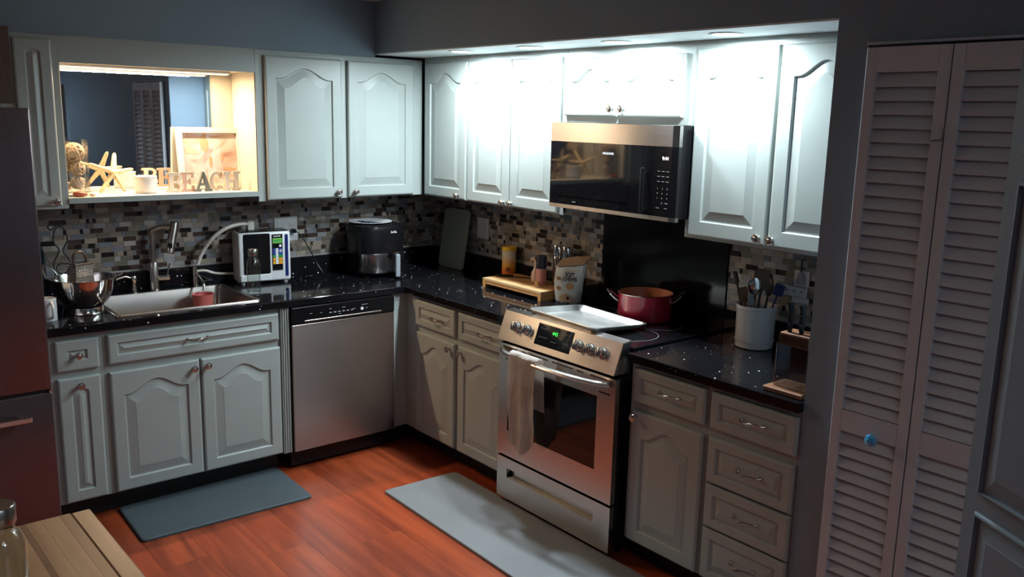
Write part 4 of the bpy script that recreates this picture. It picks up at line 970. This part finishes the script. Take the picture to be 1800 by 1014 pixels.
# letters
def arc(cx, cz, rx, rz, ix, iz, a0, a1, n=14):
    o_ = [(cx+rx*math.cos(R(a0+(a1-a0)*i/n)), cz+rz*math.sin(R(a0+(a1-a0)*i/n))) for i in range(n+1)]
    i_ = [(cx+ix*math.cos(R(a0+(a1-a0)*i/n)), cz+iz*math.sin(R(a0+(a1-a0)*i/n))) for i in range(n+1)]
    return o_+i_[::-1]
def rect(x0, x1, z0, z1): return [(x0, z0), (x1, z0), (x1, z1), (x0, z1)]
H_ = .098; s_ = .012; st = .021
LET = {
 'B': (.080, [rect(0, .05, 0, s_), rect(0, .05, H_-s_, H_), rect(.010, .010+st, s_, H_-s_), rect(.031, .05, .046, .056), arc(.046, .074, .028, .024, .011, .013, -90, 90), arc(.046, .028, .034, .028, .014, .016, -90, 90)]),
 'E': (.072, [rect(0, .070, 0, s_), rect(0, .068, H_-s_, H_), rect(.010, .010+st, s_, H_-s_), rect(.031, .052, .043, .055), rect(.058, .070, s_, .030), rect(.057, .068, .070, H_-s_), rect(.046, .052, .034, .064)]),
 'A': (.088, [rect(0, .032, 0, s_), rect(.054, .088, 0, s_), [(.010, s_), (.022, s_), (.048, H_), (.040, H_)], [(.038, H_), (.050, H_), (.080, s_), (.058, s_)], rect(.024, .062, .030, .042)]),
 'C': (.078, [arc(.040, .049, .038, .049, .019, .036, 50, 320), rect(.060, .070, .064, .096), rect(.062, .070, .010, .024)]),
 'H': (.088, [rect(0, .036, 0, s_), rect(0, .036, H_-s_, H_), rect(.050, .088, 0, s_), rect(.050, .088, H_-s_, H_), rect(.009, .009+st, s_, H_-s_), rect(.058, .079, s_, H_-s_), rect(.030, .058, .042, .055)]),
}
x = -1.748
for ch, m, dsc, y in (('B', 'cream_l', 'cream letter B with raw wood edges', -.205), ('E', 'pink_l', 'pinkish washed letter E', -.185), ('A', 'grey_l', 'dark grey letter A', -.205), ('C', 'beige_l', 'beige letter C', -.185), ('H', 'sand_l', 'sand-coloured letter H', -.200)):
    wd, polys = LET[ch]; bm = B()
    for i, q in enumerate(polys): prism(bm, q, -.008-.0001*i, .008+.0001*i, 'xz')
    for f in bm.faces:
        f.material_index = 0
    bmesh.ops.recalc_face_normals(bm, faces=bm.faces)
    for f in bm.faces:
        if abs(f.normal.y) < .5: f.material_index = 1
    o = obj('wooden_letter', bm, None, loc=(x, y, SZ), mats=[m, 'wood_l' if ch == 'B' else m])
    tag(o, dsc+' standing on the niche shelf', 'letter', 'BEACH letters'); x += wd*.90
# picture frame
t = thing('picture_frame', 'white box frame with a beach sand print leaning on the niche mirror', 'picture frame', (-1.468, -.066, SZ), 0)
o_ = B(); fw, fh, b_ = .170, .315, .026
for a in ((-fw, -fw+b_, 0, fh), (fw-b_, fw, 0, fh), (-fw+b_, fw-b_, 0, b_), (-fw+b_, fw-b_, fh-b_, fh)): box(o_, a[0], a[1], -.028, 0, a[2], a[3])
tilt = (R(-7), 0, 0)
f1 = obj('frame', o_, 'frame', t, rot=tilt)
obj('print', box(B(), -fw+b_, fw-b_, -.012, -.010, b_, fh-b_), 'picture', f1)
rnd = random.Random(5)
for k, (x, z, a, b) in enumerate(((-.09, .255, .05, .030), (-.105, .20, .030, .022), (-.03, .24, .022, .05), (.03, .27, .03, .006), (.0, .14, .010, .03), (.06, .16, .006, .02), (.10, .10, .03, .01))):
    bm = prism(B(), [(x+a*math.cos(2*PI*i/12)*(1+.2*math.sin(i*2.3+k)), z+b*math.sin(2*PI*i/12)*(1+.2*math.cos(i*1.7+k))) for i in range(12)], -.0125-.0001*k, -.0121, 'xz'); obj('print_shape', bm, ('pink_l', 'redstone', 'kraft')[0 if k in (0,) else (2 if k != 1 else 0)], f1)

# ------------------------------------------------------------------ refrigerator
t = thing('refrigerator', 'dark stainless refrigerator at the left edge', 'refrigerator', (-2.447, -.80, 0))
obj('cabinet', box(B(), -.90, -.004, .055, .76, .02, 1.80, .003), 'fridge', t)
for x0, x1 in ((-.90, -.452), (-.448, 0)): obj('door', box(B(), x0, x1, 0, .05, .70, 1.83, .006, 3), 'fridge', t, smooth=True)
fd = obj('freezer_drawer', box(B(), -.90, 0, 0, .05, .06, .688, .006, 3), 'fridge', t, smooth=True)
obj('gasket', box(B(), -.89, -.008, .010, .05, .6885, .6995), 'rubber', t)
obj('drawer_handle', box(B(), -.81, -.088, -.050, -.036, .588, .612, .004, 2), 'chrome', fd)
for x in (-.78, -.12): obj('handle_post', box(B(), x-.01, x+.01, -.036, -.0005, .592, .608, .002), 'chrome', fd)
for x in (-.47, -.43): obj('door_handle', box(B(), x-.012, x+.012, -.05, -.036, .85, 1.5, .004, 2), 'chrome', t)
obj('hinge_pin', box(B(), -.012, -.001, -.004, .012, .6885, .699), 'chrome', t)
for x in (-.85, -.05): obj('foot', box(B(), x-.02, x+.02, .1, .7, .001, .0195), 'rubber', t)
tag(obj('wooden_board', box(B(), -2.62, -2.4605, -.60, -.001, 1.845, 2.146), 'brownwood'), 'brown wooden panel above the refrigerator', 'panel')

# ------------------------------------------------------------------ butcher block table
t = thing('butcher_block_table', 'maple butcher block table in the lower left foreground', 'table', (-2.730, -2.555, 0), R(1))
TL, k = 1.05, 0
x = 0
rnd = random.Random(8); widths = [.043, .022, .038, .032, .012, .044, .034, .040, .026, .045, .036, .042, .030, .044, .038, .044]
for i, wd in enumerate(widths):
    b = B()
    if i == 0: box(b, -wd+.0004, 0, -TL, 0, .878, .920, .004, 2)
    else: box(b, x-wd+.0001, x-.0001, -TL, 0, .878, .9199-(.0001 if i % 3 else 0), .0002)
    obj('wood_strip', b, 'block' if i != 4 else 'walnut', t); x -= wd
TW_ = x
obj('apron', box(B(), TW_+.04, -.04, -TL+.04, -.04, .79, .877), 'white', t)
for lx in (-.075, TW_+.075):
    for ly in (-.075, -TL+.075): obj('leg', box(B(), lx-.03, lx+.03, ly-.03, ly+.03, .001, .7895, .004), 'white', t)
bottle('glass_bottle', 'large clear glass bottle with steel cap on the butcher block table', (-2.972, -2.975, .9202), .040, .232, s=1)

# ------------------------------------------------------------------ floor mats
def floor_mat(label, corners, m, h=.014):
    cx = sum(c[0] for c in corners)/4; cy = sum(c[1] for c in corners)/4; bm = B(); pts = []
    for i in range(4):
        p = V2(corners[i]); a = (V2(corners[i-1])-p).normalized(); b = (V2(corners[(i+1) % 4])-p).normalized(); r = .025
        for k in range(6):
            u = k/5; q = p+a*r*(1-u)**2+b*r*u**2; pts.append((q.x, q.y))
    secs = [(pts, .0008), ([(cx+(x-cx)*.998, cy+(y-cy)*.998) for x, y in pts], h-.003), ([(cx+(x-cx)*.985, cy+(y-cy)*.975) for x, y in pts], h)]
    t = thing('floor_mat', label, 'mat', (0, 0, 0)); bm = loft(bm, secs); obj('pad', bm, m, t); 
    return t
floor_mat('dark grey anti-fatigue floor mat in front of the sink cabinet', [(-2.178, -.965), (-1.385, -.985), (-1.373, -.545), (-2.165, -.565)], 'mat_dark')
floor_mat('long light grey floor mat in front of the range', [(-1.078, -1.132), (-1.110, -2.90), (-.665, -2.90), (-.655, -1.148)], 'mat_light')
tag(obj('paper_scrap', box(B(), -1.405, -1.385, -.545, -.535, .0005, .003), 'white_pl'), 'tiny white scrap on the floor near the dishwasher', 'scrap')

# ------------------------------------------------------------------ louvred closet door (structure)
d1 = bpy.data.objects.new('door_1', None); C.objects.link(d1); d1.location = (-.640, -3.210, 0); d1.rotation_euler = (0, 0, BR); struct(d1)
LW = .2525
slat_me = {}
def leaf(x0, knob_=False, ang_=0):
    p = bpy.data.objects.new('door_leaf', None)
    st_ = .034; bm = B(); T = .014
    box(bm, 0, st_, -T, T, .015, 2.068, .002); box(bm, LW-st_, LW, -T, T, .015, 2.068, .002)
    for z0, z1 in ((1.995, 2.068), (.872, .942), (.015, .135)): box(bm, st_, LW-st_, -T+.001, T-.001, z0, z1)
    lf = obj('door_leaf', bm, 'white', d1, loc=(x0, 0, 0), rot=(0, 0, ang_))
    for za, zb in ((.944, 1.993), (.137, .870)):
        n = round((zb-za)/.0404); stp = (zb-za)/n
        for i in range(n):
            if 'm' not in slat_me:
                b = B(); box(b, st_-.003, LW-st_+.003, -.0225, .0225, -.003, .003, .001); o = obj('slat', b, 'white', lf); slat_me['m'] = o.data
            else:
                o = bpy.data.objects.new('slat', slat_me['m']); C.objects.link(o); o.parent = lf
            o.location = (0, 0, za+stp*(i+.5)); o.rotation_euler = (R(62), 0, 0)
    return lf
l1 = leaf(.011, ang_=0); l2 = leaf(.011+LW+.004)
l3 = leaf(.011+2*(LW+.004))
kb = obj('crystal_knob', lathe(B(), [(.007, .0), (.007, .012), (.018, .018), (.021, .026), (.016, .036), (.006, .040), (.0001, .040)], 8, axis='y'), 'crystal', l1, loc=(.152, -.014, .878)); kb['label'] = 'faceted blue crystal knob'
obj('latch_hook', tube(B(), spline([(LW-.03, -.018, 1.800), (LW-.015, -.020, 1.802), (LW+.002, -.018, 1.806), (LW+.004, -.018, 1.84)], 4), .0022, 6), 'bronze', l1)
bm = B(); box(bm, 0, .81, -.012, .022, 2.078, 2.0855); struct(obj('trim_2', bm, 'white', loc=(-.617, -3.206, 0), rot=(0, 0, BR)))

# ------------------------------------------------------------------ panel door standing open right of the closet (structure)
d = bpy.data.objects.new('door_2', None); C.objects.link(d); d.location = (-1.24, -3.895, 0); d.rotation_euler = (0, 0, R(-120)); struct(d)
w_ = .76
bm = B(); box(bm, 0, w_, -.014, .014, .012, 2.03, .001); obj('door_slab', bm, 'wall', d)
s_ = .042; mid = w_/2
for z0, z1 in ((.17, 1.022), (1.062, 1.735), (1.785, 1.95)):
    for x0, x1 in ((s_, mid-.03), (mid+.03, w_-s_)):
        obj('raised_panel', panel_door(B(), x1-x0, z1-z0, t=.009, stile=.006, arch=0, bevel=.03), 'wall', d, loc=(x0, -.0142, z0))
obj('door_knob', lathe(B(), [(.028, 0), (.028, .004), (.012, .008), (.011, .035), (.025, .045), (.028, .055), (.022, .066), (.0001, .068)], 24, axis='y'), 'bronze', d, loc=(w_-.065, -.0145, .95), smooth=True)
